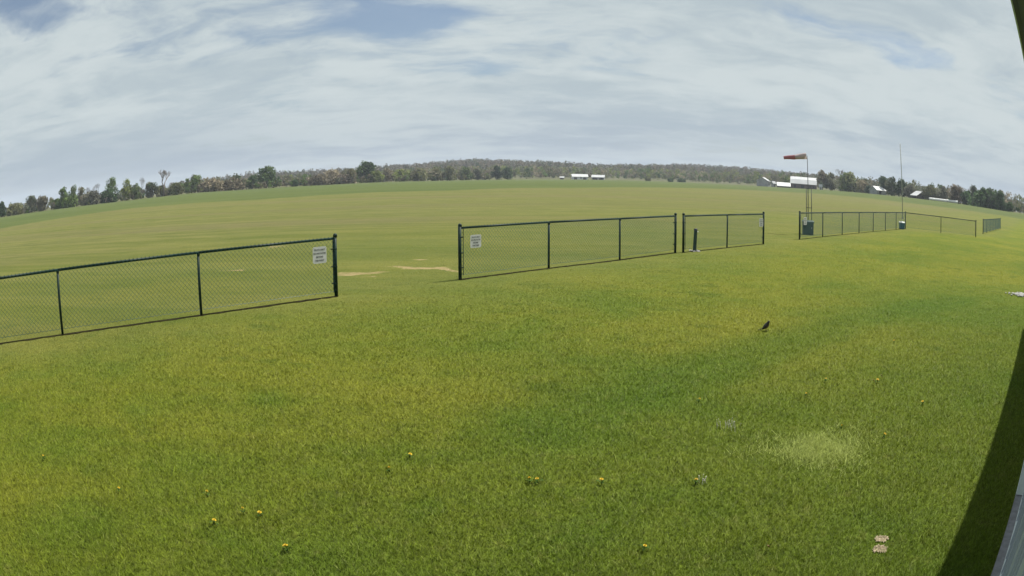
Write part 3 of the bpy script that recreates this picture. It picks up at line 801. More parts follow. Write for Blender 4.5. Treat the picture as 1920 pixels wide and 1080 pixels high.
# ------------------------------------------------------------------ lawn details
def dandelion(u, v, label, head=0.024, leaves=3):
    p = gp(u, v)
    root = thing('dandelion', label, 'flower', (p.x, p.y, 0), random.uniform(0, 6), 'yellow dandelions in the lawn')
    hz = random.uniform(.046, .056); root.rotation_euler = (random.uniform(-.35, .35), random.uniform(-.35, .35), random.uniform(0, 6))
    mb = MB(); mb.tube([(0, 0, 0), (.004, .002, hz)], .0022, 5); mb.build('stem', M_WEED, root)
    mb = MB()
    for ring, (nn, rr, zz_) in enumerate(((14, head, 0.004), (11, head * .72, 0.010), (7, head * .4, .015))):
        for k in range(nn):
            a = 2 * math.pi * (k + .5 * (ring % 2)) / nn; w = rr * .22
            ca, sa = math.cos(a), math.sin(a)
            mb.add([(-sa * w * .5, ca * w * .5, hz), (sa * w * .5, -ca * w * .5, hz), (ca * rr + sa * w, sa * rr - ca * w, hz + zz_), (ca * rr - sa * w, sa * rr + ca * w, hz + zz_)], [(0, 1, 2, 3)])
    mb.build('petals', M_YELLOW, root)
    for k in range(leaves):
        a = 2 * math.pi * k / leaves + random.uniform(-.3, .3); ln = random.uniform(.03, .05)
        ca, sa = math.cos(a), math.sin(a); mb = MB()
        vs = []
        for i in range(5):
            s = i / 4; w = (.003 + .006 * math.sin(s * 2.6)) * (1.25 if i % 2 else .8); z = .012 + .028 * math.sin(s * 2.4)
            vs += [(ca * ln * s - sa * w, sa * ln * s + ca * w, z), (ca * ln * s + sa * w, sa * ln * s - ca * w, z)]
        mb.add(vs, [(2 * i, 2 * i + 1, 2 * i + 3, 2 * i + 2) for i in range(4)]); mb.build('leaf', M_WEED, root)
for u, v, lab, hd in (
    (402, 988, 'dandelion left of the paired dandelions in the lower left lawn', .026),
    (459, 967, 'small dandelion just left of a brighter one, lower left lawn', .017),
    (489, 972, 'bright dandelion right of a smaller one, lower left lawn', .026),
    (541, 1038, 'lowest dandelion on the left half of the lawn', .029),
    (767, 861, 'lone yellow dandelion highest on the lower middle lawn', .022),
    (733, 889, 'faded dandelion left of and below the lone middle one', .016),
    (995, 908, 'left one of two close dandelions, lower middle lawn', .018),
    (1011, 908, 'right one of two close dandelions, lower middle lawn', .022),
    (1128, 909, 'orange tinged dandelion right of the close pair', .022),
    (1305, 909, 'dandelion beside grey weeds, right of the lower middle lawn', .022),
    (1207, 1032, 'small dandelion near the bottom edge, right of centre', .016),
    (1578, 806, 'tiny dandelion at the upper edge of the bleached grass patch', .015),
    (1655, 820, 'bright dandelion right of the bleached grass patch', .024),
    (1731, 758, 'dandelion nearest the building shadow', .024),
    (1512, 744, 'small dandelion above the bleached grass patch', .02),
    (1549, 716, 'dandelion in the loose group above the bleached patch', .02),
    (1645, 717, 'dandelion among dry leaves, right lawn below the bird level', .024),
    (1677, 643, 'farthest dandelion on the right lawn', .028),
    (1310, 756, 'faint dandelion left of the grey weed on the right lawn', .018),
    (388, 934, 'tiny dandelion above the lower left group', .014),
    (225, 926, 'tiny dandelion on the far left lawn', .013),
    (85, 865, 'leftmost tiny dandelion on the lawn', .014)):
    dandelion(u, v, lab, max(.013, hd * random.uniform(.68, .82)))
def dry_leaf(u, v, label):
    p = gp(u, v); root = None
    mb = MB(); vs = []; n = 6; a = random.uniform(0, 6)
    for i in range(n):
        s = i / (n - 1) - .5; w = .012 * math.cos(s * 3.0); z = .045 + .02 * math.sin(s * 4)
        for sg in (-1, 1):
            x, y = s * .055, sg * w; vs.append((x * math.cos(a) - y * math.sin(a), x * math.sin(a) + y * math.cos(a), z + abs(sg) * .012))
    mb.add(vs, [(2 * i, 2 * i + 1, 2 * i + 3, 2 * i + 2) for i in range(n - 1)])
    o = mb.build('dry_leaf', M_DRY, None, loc=(p.x, p.y, 0)); tag(o, label, 'leaf', 'dry leaves on the lawn')
for u, v, lab in ((1556, 697, 'dry tan leaf above the dandelion group on the right lawn'), (1638, 720, 'dry leaf just left of the right lawn dandelion'), (1653, 711, 'dry leaf just right of the right lawn dandelion'),
                  (1440, 1036, 'dry leaf near the bottom edge left of the bare patches')):
    dry_leaf(u, v, lab)
def grey_weed(u, v, label, n=26, sp=.06):
    p = gp(u, v); root = thing('seeding_weed', label, 'weed', (p.x, p.y, 0), 0, 'grey seeding weeds in the lawn')
    for k in range(n):
        x, y = random.gauss(0, sp), random.gauss(0, sp); h = random.uniform(.03, .07); a = random.uniform(0, 6.3)
        mb = MB(); q = Vector((x + .015 * math.cos(a), y + .015 * math.sin(a), h))
        mb.tube([(x, y, 0), q, q + Vector((0, 0, .006))], [.002, .0025, .005], 4); mb.build('stalk', M_SEED, root)
grey_weed(1367, 801, 'grey seeding weed clump on the lawn left of the bleached patch')
grey_weed(1318, 908, 'small grey weed clump touching a dandelion, lower right lawn', 12, .03)
def bare_patch(u, v, label, rx, ry):
    p = gp(u, v); bm = bmesh.new(); bmesh.ops.create_circle(bm, cap_ends=False, segments=44, radius=1)
    vs = list(bm.verts); c = bm.verts.new((0, 0, 0.02))
    for i, q in enumerate(vs):
        k = 1 + .10 * math.sin(i * .6) + random.uniform(-.30, .22); q.co.x *= rx * k; q.co.y *= ry * k; q.co.z = .006
    for i in range(len(vs)): bm.faces.new((vs[i], vs[(i + 1) % len(vs)], c))
    bmesh.ops.subdivide_edges(bm, edges=[e for e in bm.edges if c in e.verts], cuts=3)
    for q in bm.verts: q.co.z += random.uniform(0, .008)
    me = bpy.data.meshes.new('bare_patch'); bm.to_mesh(me); bm.free(); me.materials.append(M_STRAW)
    o = bpy.data.objects.new('bare_patch', me); C.objects.link(o); o.location = (p.x, p.y, 0)
    for k in range(0): pass
    tag(o, label, 'bare patch', 'bare straw patches in the lawn')
bare_patch(1654, 1010.5, 'upper of two small bare straw patches near the building shadow', .062, .058)
bare_patch(1651, 1029.5, 'lower of two small bare straw patches near the building shadow', .066, .066)

# ------------------------------------------------------------------ bird
def bird():
    p = gp(1436, 620)
    view = Vector((p.x, p.y, 0)).normalized(); right = Vector((view.y, -view.x, 0))
    fw = (right * 0.93 - view * 0.3).normalized()
    root = thing('bird', 'dark upright robin sized bird standing on the lawn facing right', 'bird', (p.x, p.y, 0), math.atan2(fw.y, fw.x))
    root.scale = (.92, .92, .95)
    # body: rings along a spine from tail root to crown
    spine = [(-.075, .062, .012, .010), (-.055, .078, .026, .022), (-.03, .100, .038, .036), (0, .124, .042, .043), (.022, .150, .036, .040), (.036, .174, .026, .029), (.043, .190, .024, .026), (.049, .206, .022, .022), (.054, .218, .014, .013), (.056, .224, .003, .003)]
    spine = [(x, z - .03, w * 1.05, h * 1.05) for x, z, w, h in spine]
    n = 14; V = []; Fc = []
    for i, (x, z, w, h) in enumerate(spine):
        a = spine[max(i - 1, 0)]; b = spine[min(i + 1, len(spine) - 1)]
        dx, dz = b[0] - a[0], b[1] - a[1]; L = math.hypot(dx, dz); nx, nz = -dz / L, dx / L
        for k in range(n):
            t = 2 * math.pi * k / n
            V.append((x + nx * math.sin(t) * h, math.cos(t) * w, z + nz * math.sin(t) * h))
    for i in range(len(spine) - 1):
        for k in range(n): Fc.append((i * n + k, i * n + (k + 1) % n, (i + 1) * n + (k + 1) % n, (i + 1) * n + k))
    mb = MB(); mb.add(V, Fc + [tuple(range(n)), tuple((len(spine) - 1) * n + k for k in range(n))])
    body = mb.build('body', M_BIRD, root, True); sb = body.modifiers.new('smooth', 'SUBSURF'); sb.levels = sb.render_levels = 1
    mb = MB(); mb.add([(-.06, -.014, .038), (-.06, .014, .038), (-.15, .022, .010), (-.15, -.022, .010), (-.06, -.014, .052), (-.06, .014, .052), (-.152, .020, .017), (-.152, -.020, .017)],
                      [(0, 1, 2, 3), (7, 6, 5, 4), (0, 4, 5, 1), (1, 5, 6, 2), (2, 6, 7, 3), (3, 7, 4, 0)]); mb.build('tail', M_BIRD, root)
    mb = MB(); mb.tube([(.062, 0, .174), (.078, 0, .172), (.092, 0, .168)], [.007, .0045, .0008], 6); mb.build('beak', M_BEAK, root, True)
    for sy in (-1, 1):
        mb = MB(); vs = []
        for i in range(6):
            s = i / 5; x = .018 - .105 * s; z = .120 - .085 * s; w = .030 * math.sin(.35 + s * 2.5) + .002
            yb = sy * (.041 - .022 * s * s)
            vs += [(x + w * .45, yb, z + w * .6), (x - w * .45, yb + sy * .006, z - w * .6)]
        mb.add(vs, [(2 * i, 2 * i + 1, 2 * i + 3, 2 * i + 2) for i in range(5)]); mb.build('wing', M_BIRD, root, True)
        mb = MB(); mb.tube([(.004, sy * .018, .075), (.0, sy * .018, .045), (.010, sy * .018, .004)], [.012, .0035, .003], 6)
        for ta in (-.5, 0, .5): mb.tube([(.010, sy * .018, .005), (.010 + .026 * math.cos(ta), sy * .018 + .026 * math.sin(ta), .003)], .0022, 4)
        mb.tube([(.010, sy * .018, .005), (-.012, sy * .018, .003)], .0022, 4)
        mb.build('leg', M_BEAK, root)
        mb = MB(); mb.tube([(.056, sy * .0185, .179), (.057, sy * .0215, .179)], .0032, 6); mb.build('eye', M_DARK, root)
    mb = MB()   # breast
    V = []; Fc = []
    for i, (x, z, w, h) in enumerate(spine[2:6]):
        j = i + 2; a = spine[j - 1]; b = spine[j + 1]; dx, dz = b[0] - a[0], b[1] - a[1]; L = math.hypot(dx, dz); nx, nz = -dz / L, dx / L
        for k in range(7):
            t = math.pi * (1.15 + .7 * k / 6); V.append((x + nx * math.sin(t) * h * 1.03, math.cos(t) * w * 1.03, z + nz * math.sin(t) * h * 1.03))
    for i in range(3):
        for k in range(6): Fc.append((i * 7 + k, i * 7 + k + 1, (i + 1) * 7 + k + 1, (i + 1) * 7 + k))
    mb.add(V, Fc); mb.build('breast', M_BREAST, root, True)
bird()

# ------------------------------------------------------------------ trees
def col4(c, n): return np.tile(np.array([*c, 1.0]), (n, 1))
def leaf_cloud(g, centers, rads, per, size, colour, var=0.25, tint=None):
    """quads scattered in clumps; returns verts, faces, colours"""
    k = len(centers); n = k * per
    c = np.repeat(centers, per, 0); r = np.repeat(rads, per, 0)
    dirn = g.normal(0, 1, (n, 3)); dirn /= np.linalg.norm(dirn, axis=1)[:, None]
    p = c + dirn * (r * g.uniform(0.25, 1.0, n) ** 0.5)[:, None]
    a = g.normal(0, 1, (n, 3)); a /= np.linalg.norm(a, axis=1)[:, None]
    b = np.cross(a, g.normal(0, 1, (n, 3))); b /= np.linalg.norm(b, axis=1)[:, None]
    s = size * g.uniform(0.6, 1.3, n)[:, None]
    V = np.stack([p - a * s * .5, p + b * s * .35, p + a * s * .5, p - b * s * .35], 1).reshape(-1, 3)
    Fq = np.arange(4 * n).reshape(-1, 4)
    base = np.array(colour) * (1 + var * np.repeat(g.uniform(-1, 1, (k, 1)), per, 0)) * (1 + .25 * g.uniform(-1, 1, (n, 1)))
    if tint is not None:
        w = np.repeat(g.uniform(0, 1, (k, 1)) ** 2, per, 0); base = base * (1 - w) + np.array(tint) * w
    col = np.concatenate([np.clip(base, 0.005, 1), np.ones((n, 1))], 1)
    return V, Fq, np.repeat(col, 4, 0)
COL = dict(green=(0.070, 0.105, 0.028), dgreen=(0.036, 0.060, 0.024), ygreen=(0.115, 0.135, 0.036), olive=(0.095, 0.098, 0.046), grey=(0.100, 0.100, 0.072), brown=(0.112, 0.096, 0.066), mauve=(0.122, 0.102, 0.078), beige=(0.17, 0.145, 0.10), conifer=(0.026, 0.044, 0.024))
COL = {k: tuple(x * 1.55 for x in c) for k, c in COL.items()}
def leafy_tree(name, base, H, Wd, colour, label, seed, group, dens=1.0, crown_lo=0.15, tint=None, cat='tree', lobes=19):
    g = np.random.default_rng(seed)
    root = thing(name, label, cat, base, float(g.uniform(0, 6)), group)
    rt = max(.08, H * .018)
    if cat == 'tree':
        mb = MB(); top = Vector((g.normal(0, .03) * H, g.normal(0, .03) * H, H * .8))
        mb.tube([(0, 0, -.5), (0, 0, H * .15), top * .5, top], [rt * 1.5, rt, rt * .7, rt * .2], 7)
        for k in range(6):
            z = H * g.uniform(.25, .6); a = g.uniform(0, 6.3); l = Wd * .42
            s0 = top * (z / top.z); e = s0 + Vector((math.cos(a) * l, math.sin(a) * l, H * .2))
            mb.tube([s0, s0.lerp(e, .5) + Vector((0, 0, H * .02)), e], [rt * .5, rt * .3, rt * .1], 5)
        mb.build('trunk', M_BARK, root, True)
    cs, rs = [], []
    for k in range(lobes):
        z = g.uniform(crown_lo, 0.93); prof = math.sin(math.pi * min(1, max(.08, (z - crown_lo * .5) / (1.02 - crown_lo * .5))) ** .8) ** .6
        a = g.uniform(0, 6.3); rad = Wd * .5 * prof * g.uniform(.25, .8)
        cs.append((rad * math.cos(a), rad * math.sin(a), z * H)); rs.append(Wd * g.uniform(.15, .27))
    cs.append((0, 0, H * .90)); rs.append(Wd * .16)
    V, Fq, col = leaf_cloud(g, np.array(cs), np.array(rs), int(110 * dens), max(.30, Wd * .085), COL[colour], .5, None if tint is None else COL[tint])
    np_mesh('crown', V, Fq, M_LEAF, root, {'col': ('POINT', 'FLOAT_COLOR', col)})
    return root
def bare_tree(base, H, Wd, label, seed, group, fork=True, thick=1.0):
    g = random.Random(seed)
    root = thing('bare_tree', label, 'tree', base, 0, group)
    tr, br = MB(), MB()
    def grow(p, d, l, r, depth):
        e = p + d * l
        m = p + d * l * .5 + Vector((g.uniform(-1, 1), g.uniform(-1, 1), 0)) * l * .05
        (tr if depth <= 1 else br).tube([p, m, e], [r, r * .85, r * .68], 6 if depth < 2 else 4 if depth < 4 else 3, False)
        if depth >= 6: return
        for k in range(2 if depth < 1 else g.choice((2, 3, 3))):
            ax = Vector((g.uniform(-1, 1), g.uniform(-1, 1), g.uniform(-.2, .5))).normalized()
            nd = (d * .75 + ax * (.62 if depth > 0 else .55) + Vector((0, 0, .12))).normalized()
            grow(e, nd, l * g.uniform(.62, .82), r * .67, depth + 1)
    grow(Vector((0, 0, -.3)), Vector((0, 0, 1)), H * .30, H * .026 * thick, 0)
    allv = tr.v + br.v
    zm = max(v[2] for v in allv); wm = max(max(abs(v[0]), abs(v[1])) for v in allv)
    for b in (tr, br): b.v = [(v[0] * Wd * .5 / wm, v[1] * Wd * .5 / wm, v[2] * H / zm if v[2] > 0 else v[2]) for v in b.v]
    tr.build('trunk', M_BARK, root, True); br.build('crown', M_TWIG, root)
    return root
def span(u0, u1, v, rng_):
    a0, _ = azel(u0, v); a1, _ = azel(u1, v); return abs(a1 - a0) * rng_
def tree_at(u, vtop, wpx, kind, label, seed, back=1.02, group=None, **kw):
    # the base stands on the field edge straight below the crown
    a, e = azel(u, vtop)
    rr = float(r_edge(a)) * back
    p = on_ground(a, rr)
    H = CAM_H + rr * math.tan(e) - p.z
    Wd = 1.22 * span(u - wpx / 2, u + wpx / 2, vtop, rr)
    if kind == 'bare': return bare_tree(p, H, Wd, label, seed, group, **kw)
    cat = 'bush' if kind.startswith('b_') else 'tree'
    kk = kind[2:] if kind.startswith('b_') else kind
    nm = 'bush' if cat == 'bush' else ('leafing_tree' if kk in ('green', 'ygreen', 'olive', 'dgreen', 'conifer') else 'budding_tree')
    return leafy_tree(nm, p, max(H, 1.2), Wd, kk, label, seed, group, cat=cat, **kw)
GL = 'trees along the left field edge'; GM = 'trees along the middle field edge'; GR = 'trees around the right hand farm'
TREES = [
 (4, 382, 18, 'dgreen', 'dark tree cut by the left picture edge', GL, dict()),
 (28, 392, 30, 'b_olive', 'low bushes between the left edge tree and the grey pair', GL, dict()),
 (57, 373, 24, 'grey', 'left one of two greyish trees near the left edge', GL, dict(tint='dgreen')),
 (82, 372, 25, 'brown', 'right one of two greyish trees near the left edge', GL, dict(tint='grey')),
 (105, 377, 16, 'green', 'small green tree left of the tall narrow green tree', GL, dict()),
 (119, 353, 17, 'green', 'tall narrow green tree, leftmost of the leafy trio', GL, dict()),
 (136, 352, 19, 'green', 'tall green tree in the middle of the leafy trio', GL, dict(tint='ygreen')),
 (152, 353, 16, 'beige', 'pale budding tree at the right of the leafy trio', GL, dict(tint='green')),
 (120, 380, 40, 'b_green', 'undergrowth below the leafy trio', GL, dict()),
 (167, 352, 15, 'bare', 'small bare tree left of a taller bare tree, left field edge', GL, dict()),
 (181, 345, 17, 'bare', 'spreading bare tree between leafy trio and bright green tree', GL, dict()),
 (172, 366, 34, 'b_grey', 'grey brush below the two small bare trees', GL, dict()),
 (210, 337, 22, 'green', 'bright green lobed tree standing above a dark bush', GL, dict(crown_lo=.35, lobes=9)),
 (203, 362, 30, 'b_dgreen', 'dark round bush at the foot of the lobed green tree', GL, dict()),
 (239, 341, 22, 'ygreen', 'yellow green tree right of the lobed green tree', GL, dict()),
 (256, 345, 16, 'green', 'green tree just right of the yellow green tree', GL, dict(tint='olive')),
 (265, 333, 13, 'bare', 'slim bare tree rising behind green trees', GL, dict()),
 (283, 346, 24, 'grey', 'greyish tree left of the big bare tree', GL, dict(tint='dgreen')),
 (308, 318, 33, 'bare', 'big forked bare tree, tallest on the left field edge', GL, dict(thick=1.5)),
 (301, 352, 22, 'b_olive', 'olive bush at the foot of the big bare tree', GL, dict()),
 (330, 346, 24, 'olive', 'olive tree right of the big bare tree', GL, dict(tint='green')),
 (351, 337, 13, 'green', 'narrow green tree left of a broader one, by the left brush', GL, dict()),
 (367, 330, 22, 'green', 'broad green tree where the left row ends', GL, dict(tint='olive')),
 (396, 347, 50, 'b_beige', 'low tan brush right of the left tree row', GL, dict(lobes=18)),
 (444, 333, 28, 'grey', 'grey green rounded tree left of the big dark tree', GM, dict(tint='green')),
 (438, 348, 46, 'b_brown', 'brown brush below the grey green rounded tree', GM, dict(lobes=18)),
 (473, 330, 20, 'dgreen', 'dark tree touching the left side of the big dark tree', GM, dict()),
 (500, 315, 34, 'dgreen', 'big dark spreading tree, left of centre field edge', GM, dict(tint='green', lobes=20)),
 (553, 339, 16, 'b_dgreen', 'dark green bush left of the pale slope', GM, dict()),
 (569, 339, 12, 'b_dgreen', 'small dark bush right of the pale slope', GM, dict()),
 (600, 337, 44, 'b_brown', 'brown hedge brush, left stretch', GM, dict(lobes=20)),
 (640, 336, 44, 'b_mauve', 'mauve brown hedge brush, right stretch', GM, dict(lobes=20)),
 (622, 323, 30, 'beige', 'pale budding tree behind the brown hedge', GM, dict()),
 (655, 322, 30, 'olive', 'olive budding tree behind the hedge, left of the dark tree', GM, dict(tint='beige')),
 (686, 308, 36, 'dgreen', 'dark green dense tree, centre left field edge', GM, dict(tint='green', lobes=22)),
 (706, 322, 22, 'ygreen', 'yellowish tree touching the right side of the dense dark tree', GM, dict()),
 (726, 318, 24, 'grey', 'pale grey domed tree right of the dense dark tree', GM, dict(tint='beige')),
 (752, 322, 30, 'ygreen', 'light green bushy tree right of the pale grey dome', GM, dict(tint='olive')),
 (785, 319, 28, 'olive', 'olive tree left part of the central far row', GM, dict(tint='beige')),
 (815, 318, 28, 'beige', 'pale tree in the central far row', GM, dict(tint='olive')),
 (843, 316, 24, 'olive', 'olive tree above the small pale house', GM, dict()),
 (872, 316, 26, 'green', 'green tree right of the small pale house', GM, dict(tint='grey')),
 (895, 318, 20, 'grey', 'greyish tree left of the dark evergreens', GM, dict(tint='dgreen')),
 (930, 312, 22, 'conifer', 'dark evergreen clump left of the white farm sheds', GM, dict()),
 (952, 315, 22, 'dgreen', 'dark tree right of the evergreen clump', GM, dict()),
 (1215, 333, 10, 'b_olive', 'small bush in the pale meadow, leftmost', GM, dict()),
 (1256, 335, 12, 'b_dgreen', 'small dark bush in the pale meadow, middle', GM, dict()),
 (1277, 337, 14, 'b_dgreen', 'small dark bush in the pale meadow, rightmost', GM, dict()),
 (1541, 319, 21, 'brown', 'round brown crowned tree right of the barn', GR, dict(crown_lo=.4)),
 (1557, 326, 24, 'olive', 'olive tree between barn and the bare tree', GR, dict(tint='grey')),
 (1574, 315, 20, 'bare', 'bare tree rising behind the green bush by the barn', GR, dict()),
 (1590, 327, 36, 'olive', 'large green rounded tree right of the barn', GR, dict(tint='green', lobes=22)),
 (1616, 338, 24, 'beige', 'tan tree left of the grey shed', GR, dict(tint='olive')),
 (1628, 349, 13, 'b_conifer', 'dark bush beside the grey shed', GR, dict()),
 (1656, 330, 22, 'dgreen', 'left of three dark trees by the tall pole', GR, dict()),
 (1671, 332, 20, 'dgreen', 'middle of three dark trees by the tall pole', GR, dict(tint='grey')),
 (1690, 336, 22, 'dgreen', 'right of three dark trees, behind the tall pole', GR, dict()),
 (1708, 350, 24, 'grey', 'low grey tree right of the tall pole', GR, dict()),
 (1745, 350, 30, 'olive', 'olive tree behind the dark roofed barn', GR, dict(tint='grey')),
 (1768, 350, 22, 'grey', 'grey tree above the left end of the white bales', GR, dict()),
 (1792, 350, 26, 'mauve', 'reddish brown tree above the white bales', GR, dict(tint='brown')),
 (1812, 360, 24, 'dgreen', 'dark tree right of the reddish tree', GR, dict()),
 (1826, 347, 16, 'grey', 'tall grey green tree in the dense right clump, left side', GR, dict(tint='dgreen')),
 (1841, 352, 20, 'dgreen', 'dense dark tree in the right clump, middle', GR, dict()),
 (1857, 354, 18, 'dgreen', 'dense dark tree in the right clump, right of middle', GR, dict(tint='grey')),
 (1875, 359, 22, 'dgreen', 'tall dark tree ending the dense right clump', GR, dict()),
 (1892, 380, 18, 'b_dgreen', 'low dark bush below the end of the right clump', GR, dict()),
 (1850, 372, 60, 'b_dgreen', 'dark undergrowth along the dense right clump', GR, dict(lobes=24)),
]
for i, (u, v, w, kind, lab, grp, kw) in enumerate(TREES):
    tree_at(u, v, w, kind, lab, 100 + i, group=grp, back=1.02 + .03 * ((i * 7) % 5) / 5, **kw)

def woodland(name, label, n, a0, a1, rfun, seed, pal, hrange, per=14, size=1.7, taper=False, bright=1.0):
    g = np.random.default_rng(seed)
    az = np.radians(g.uniform(a0, a1, n)); rr = rfun(az, g.uniform(0, 1, n))
    x, y = rr * np.sin(az), rr * np.cos(az); z = height(x, y)
    H = g.uniform(*hrange, n) * (np.interp(np.degrees(az), [-26, -13, -8, -3], [.62, .62, .85, 1.0]) if taper else 1.0); Wd = H * g.uniform(.5, .8, n)
    names = [p[0] for p in pal]; pr = np.array([p[1] for p in pal], float); pr /= pr.sum()
    ci = g.choice(len(names), n, p=pr); base = np.array([COL[k] for k in names])[ci] * (1 + .25 * g.uniform(-1, 1, (n, 1))) * bright
    K = 5; Vs, Cs = [], []
    cen = np.stack([np.repeat(x, K) + g.normal(0, .22, n * K) * np.repeat(Wd, K), np.repeat(y, K) + g.normal(0, .22, n * K) * np.repeat(Wd, K), np.repeat(z, K) + np.repeat(H, K) * g.uniform(.22, .88, n * K)], 1)
    rad = np.repeat(Wd, K) * g.uniform(.16, .30, n * K)
    N_ = n * K * per
    c = np.repeat(cen, per, 0); r = np.repeat(rad, per)
    dn = g.normal(0, 1, (N_, 3)); dn /= np.linalg.norm(dn, axis=1)[:, None]
    p = c + dn * (r * g.uniform(.3, 1, N_) ** .5)[:, None]
    a = g.normal(0, 1, (N_, 3)); a /= np.linalg.norm(a, axis=1)[:, None]; b = np.cross(a, g.normal(0, 1, (N_, 3))); b /= np.linalg.norm(b, axis=1)[:, None]
    s = size * g.uniform(.6, 1.4, N_)[:, None]
    V = np.stack([p - a * s * .5, p + b * s * .45, p + a * s * .5], 1).reshape(-1, 3)
    col = np.repeat(np.repeat(base, K * per, 0) * (1 + .22 * g.uniform(-1, 1, (N_, 1))), 3, 0)
    col = np.concatenate([np.clip(col, .005, 1), np.ones((len(col), 1))], 1)
    o = np_mesh(name, V, np.arange(len(V)).reshape(-1, 3), M_LEAF, None, {'col': ('POINT', 'FLOAT_COLOR', col)})
    tag(o, label, 'woods', kind='stuff')
def rf_hill(az, t): return np.interp(t, [0, 1], [820, 1560]) + 0 * az
woodland('hillside_woodland', 'brown and mauve budding woods covering the distant hill', 6500, -27, 34, rf_hill, 51, (('brown', 5), ('mauve', 5), ('grey', 3), ('olive', 2.5), ('beige', 1), ('dgreen', 1), ('ygreen', .6)), (11, 17), per=12, size=2.4, bright=0.70)
def rf_front(az, t): return r_edge(az) + 45 + 190 * t + np.interp(np.degrees(az), [3, 6, 18, 22], [60, 70, 50, 0])
woodland('lower_woodland', 'greener woods along the foot of the distant hill', 1300, -26, 23, rf_front, 52, (('olive', 4), ('ygreen', 2.5), ('green', 2), ('grey', 3), ('beige', 2), ('dgreen', 1.6), ('brown', 2)), (7.5, 12), per=22, size=1.4, taper=True)
def rf_right(az, t): return r_edge(az) + 60 + 500 * t
woodland('right_woodland', 'mixed grey green woods behind the right hand farm', 700, 23, 52, rf_right, 53, (('grey', 4), ('olive', 3), ('dgreen', 3), ('brown', 2), ('beige', 1)), (8, 12), per=20, size=1.4)
def rf_left(az, t): return r_edge(az) + 40 + 500 * t
woodland('left_woodland', 'low hazy woods behind the left tree row', 500, -56, -22, rf_left, 54, (('grey', 4), ('olive', 3), ('dgreen', 2), ('brown', 3)), (4, 7), per=20, size=1.2)

def rf_brush(az, t): return r_edge(az) * 1.012 + 22 * t
woodland('edge_brush', 'low brush filling the foot of the left tree row', 330, -57, -23.5, rf_brush, 55, (('grey', 3), ('olive', 4), ('dgreen', 3), ('brown', 2), ('green', 2)), (1.4, 3.4), per=18, size=.7)
woodland('edge_brush', 'low brown and green brush along the middle field edge', 330, -23.5, -1.5, rf_brush, 56, (('grey', 3), ('olive', 5), ('beige', 1.5), ('brown', 2), ('green', 3)), (2.5, 5.0), per=18, size=.85)
woodland('edge_brush', 'low brush along the right hand farm edge', 200, 24.5, 56, lambda az, t: r_edge(az) * 1.025 + 18 * t, 57, (('grey', 3), ('olive', 4), ('dgreen', 3), ('brown', 2)), (1.6, 3.4), per=18, size=.7)

# ------------------------------------------------------------------ far farm buildings
def farm(name, label, cat, u0, u1, vtop, vbase, back, wall, roofm, kind='gable', yaw=0.0, roof_frac=0.45, depth=None, group='farm buildings beyond the field'):
    a0, _ = azel(u0, vbase); a1, _ = azel(u1, vbase); am = (a0 + a1) / 2
    rr = float(r_edge(am)) * back
    p = on_ground(am, rr)
    Wd = abs(a1 - a0) * rr
    _, et = azel((u0 + u1) / 2, vtop); H = CAM_H + rr * math.tan(et) - p.z
    D = depth or Wd * .6
    root = thing(name, label, cat, p, -am + yaw, group)
    he = H * (1 - roof_frac)
    w2, d2 = Wd / 2, D / 2
    mb = MB(); mb.box((-w2, -d2, -1), (w2, d2, he)); wl = mb.build('wall', wall, root)
    ov = .35
    prof = {'gable': [(-d2 - ov, he), (0, H), (d2 + ov, he)], 'gambrel': [(-d2 - ov, he), (-d2 * .55, he + (H - he) * .62), (0, H), (d2 * .55, he + (H - he) * .62), (d2 + ov, he)], 'shed': [(-d2 - ov, he), (d2 + ov, H)]}[kind]
    # gable ends
    if kind != 'shed':
        mb = MB(); pts = [(y, z) for y, z in prof]; pts[0] = (-d2, he); pts[-1] = (d2, he)
        for sx in (-1, 1):
            mb = MB(); mb.add([(sx * w2, y, z - .05) for y, z in pts], [tuple(range(len(pts)))]); mb.build('gable', wall, root)
    for i in range(len(prof) - 1):
        (y0, z0), (y1, z1) = prof[i], prof[i + 1]; th = .16
        mb = MB(); vs = []
        for x in (-w2 - .4, w2 + .4): vs += [(x, y0, z0), (x, y1, z1), (x, y1, z1 + th), (x, y0, z0 + th)]
        mb.add(vs, [(0, 1, 2, 3), (7, 6, 5, 4), (0, 4, 5, 1), (1, 5, 6, 2), (2, 6, 7, 3), (3, 7, 4, 0)]); mb.build('roof_slope', roofm, root)
    return root, Wd, D, he, H, wl
def opening(b, x0, x1, z0, z1, nm='door', mat=None):
    root, Wd, D, he, H, wl = b
    mb = MB(); mb.box((x0 * Wd - Wd / 2, -D / 2 - .08, z0), (x1 * Wd - Wd / 2, -D / 2 - .005, z1)); mb.build(nm, mat or M_DARK, root)
b = farm('farm_shed', 'long white roofed farm shed, left of the far white pair', 'shed', 1072, 1101, 326.5, 336, 1.06, M_WALLW, M_ROOFW, yaw=.12, roof_frac=.5)
opening(b, .1, .3, 0, b[3] * .8); opening(b, .5, .6, .8, b[3] * .8, 'window'); opening(b, .7, .92, 0, b[3] * .7)
b = farm('farm_shed', 'smaller white roofed open shed, right of the far white pair', 'shed', 1110, 1133, 328, 336, 1.06, M_WALLG, M_ROOFW, yaw=-.1, roof_frac=.5)
opening(b, .08, .45, 0, b[3] * .85); opening(b, .62, .95, 0, b[3] * .85)
b = farm('small_shed', 'tiny white roofed shed left of the far white pair', 'shed', 1050, 1057, 331, 336, 1.05, M_BARN, M_ROOFW)
opening(b, .3, .6, 0, b[3] * .8)
b = farm('small_house', 'tiny pale house among the central far trees', 'house', 842, 850, 333.5, 338.5, 1.03, M_WALLW, M_ROOFG); opening(b, .2, .4, .6, 1.6, 'window'); opening(b, .6, .8, .6, 1.6, 'window')
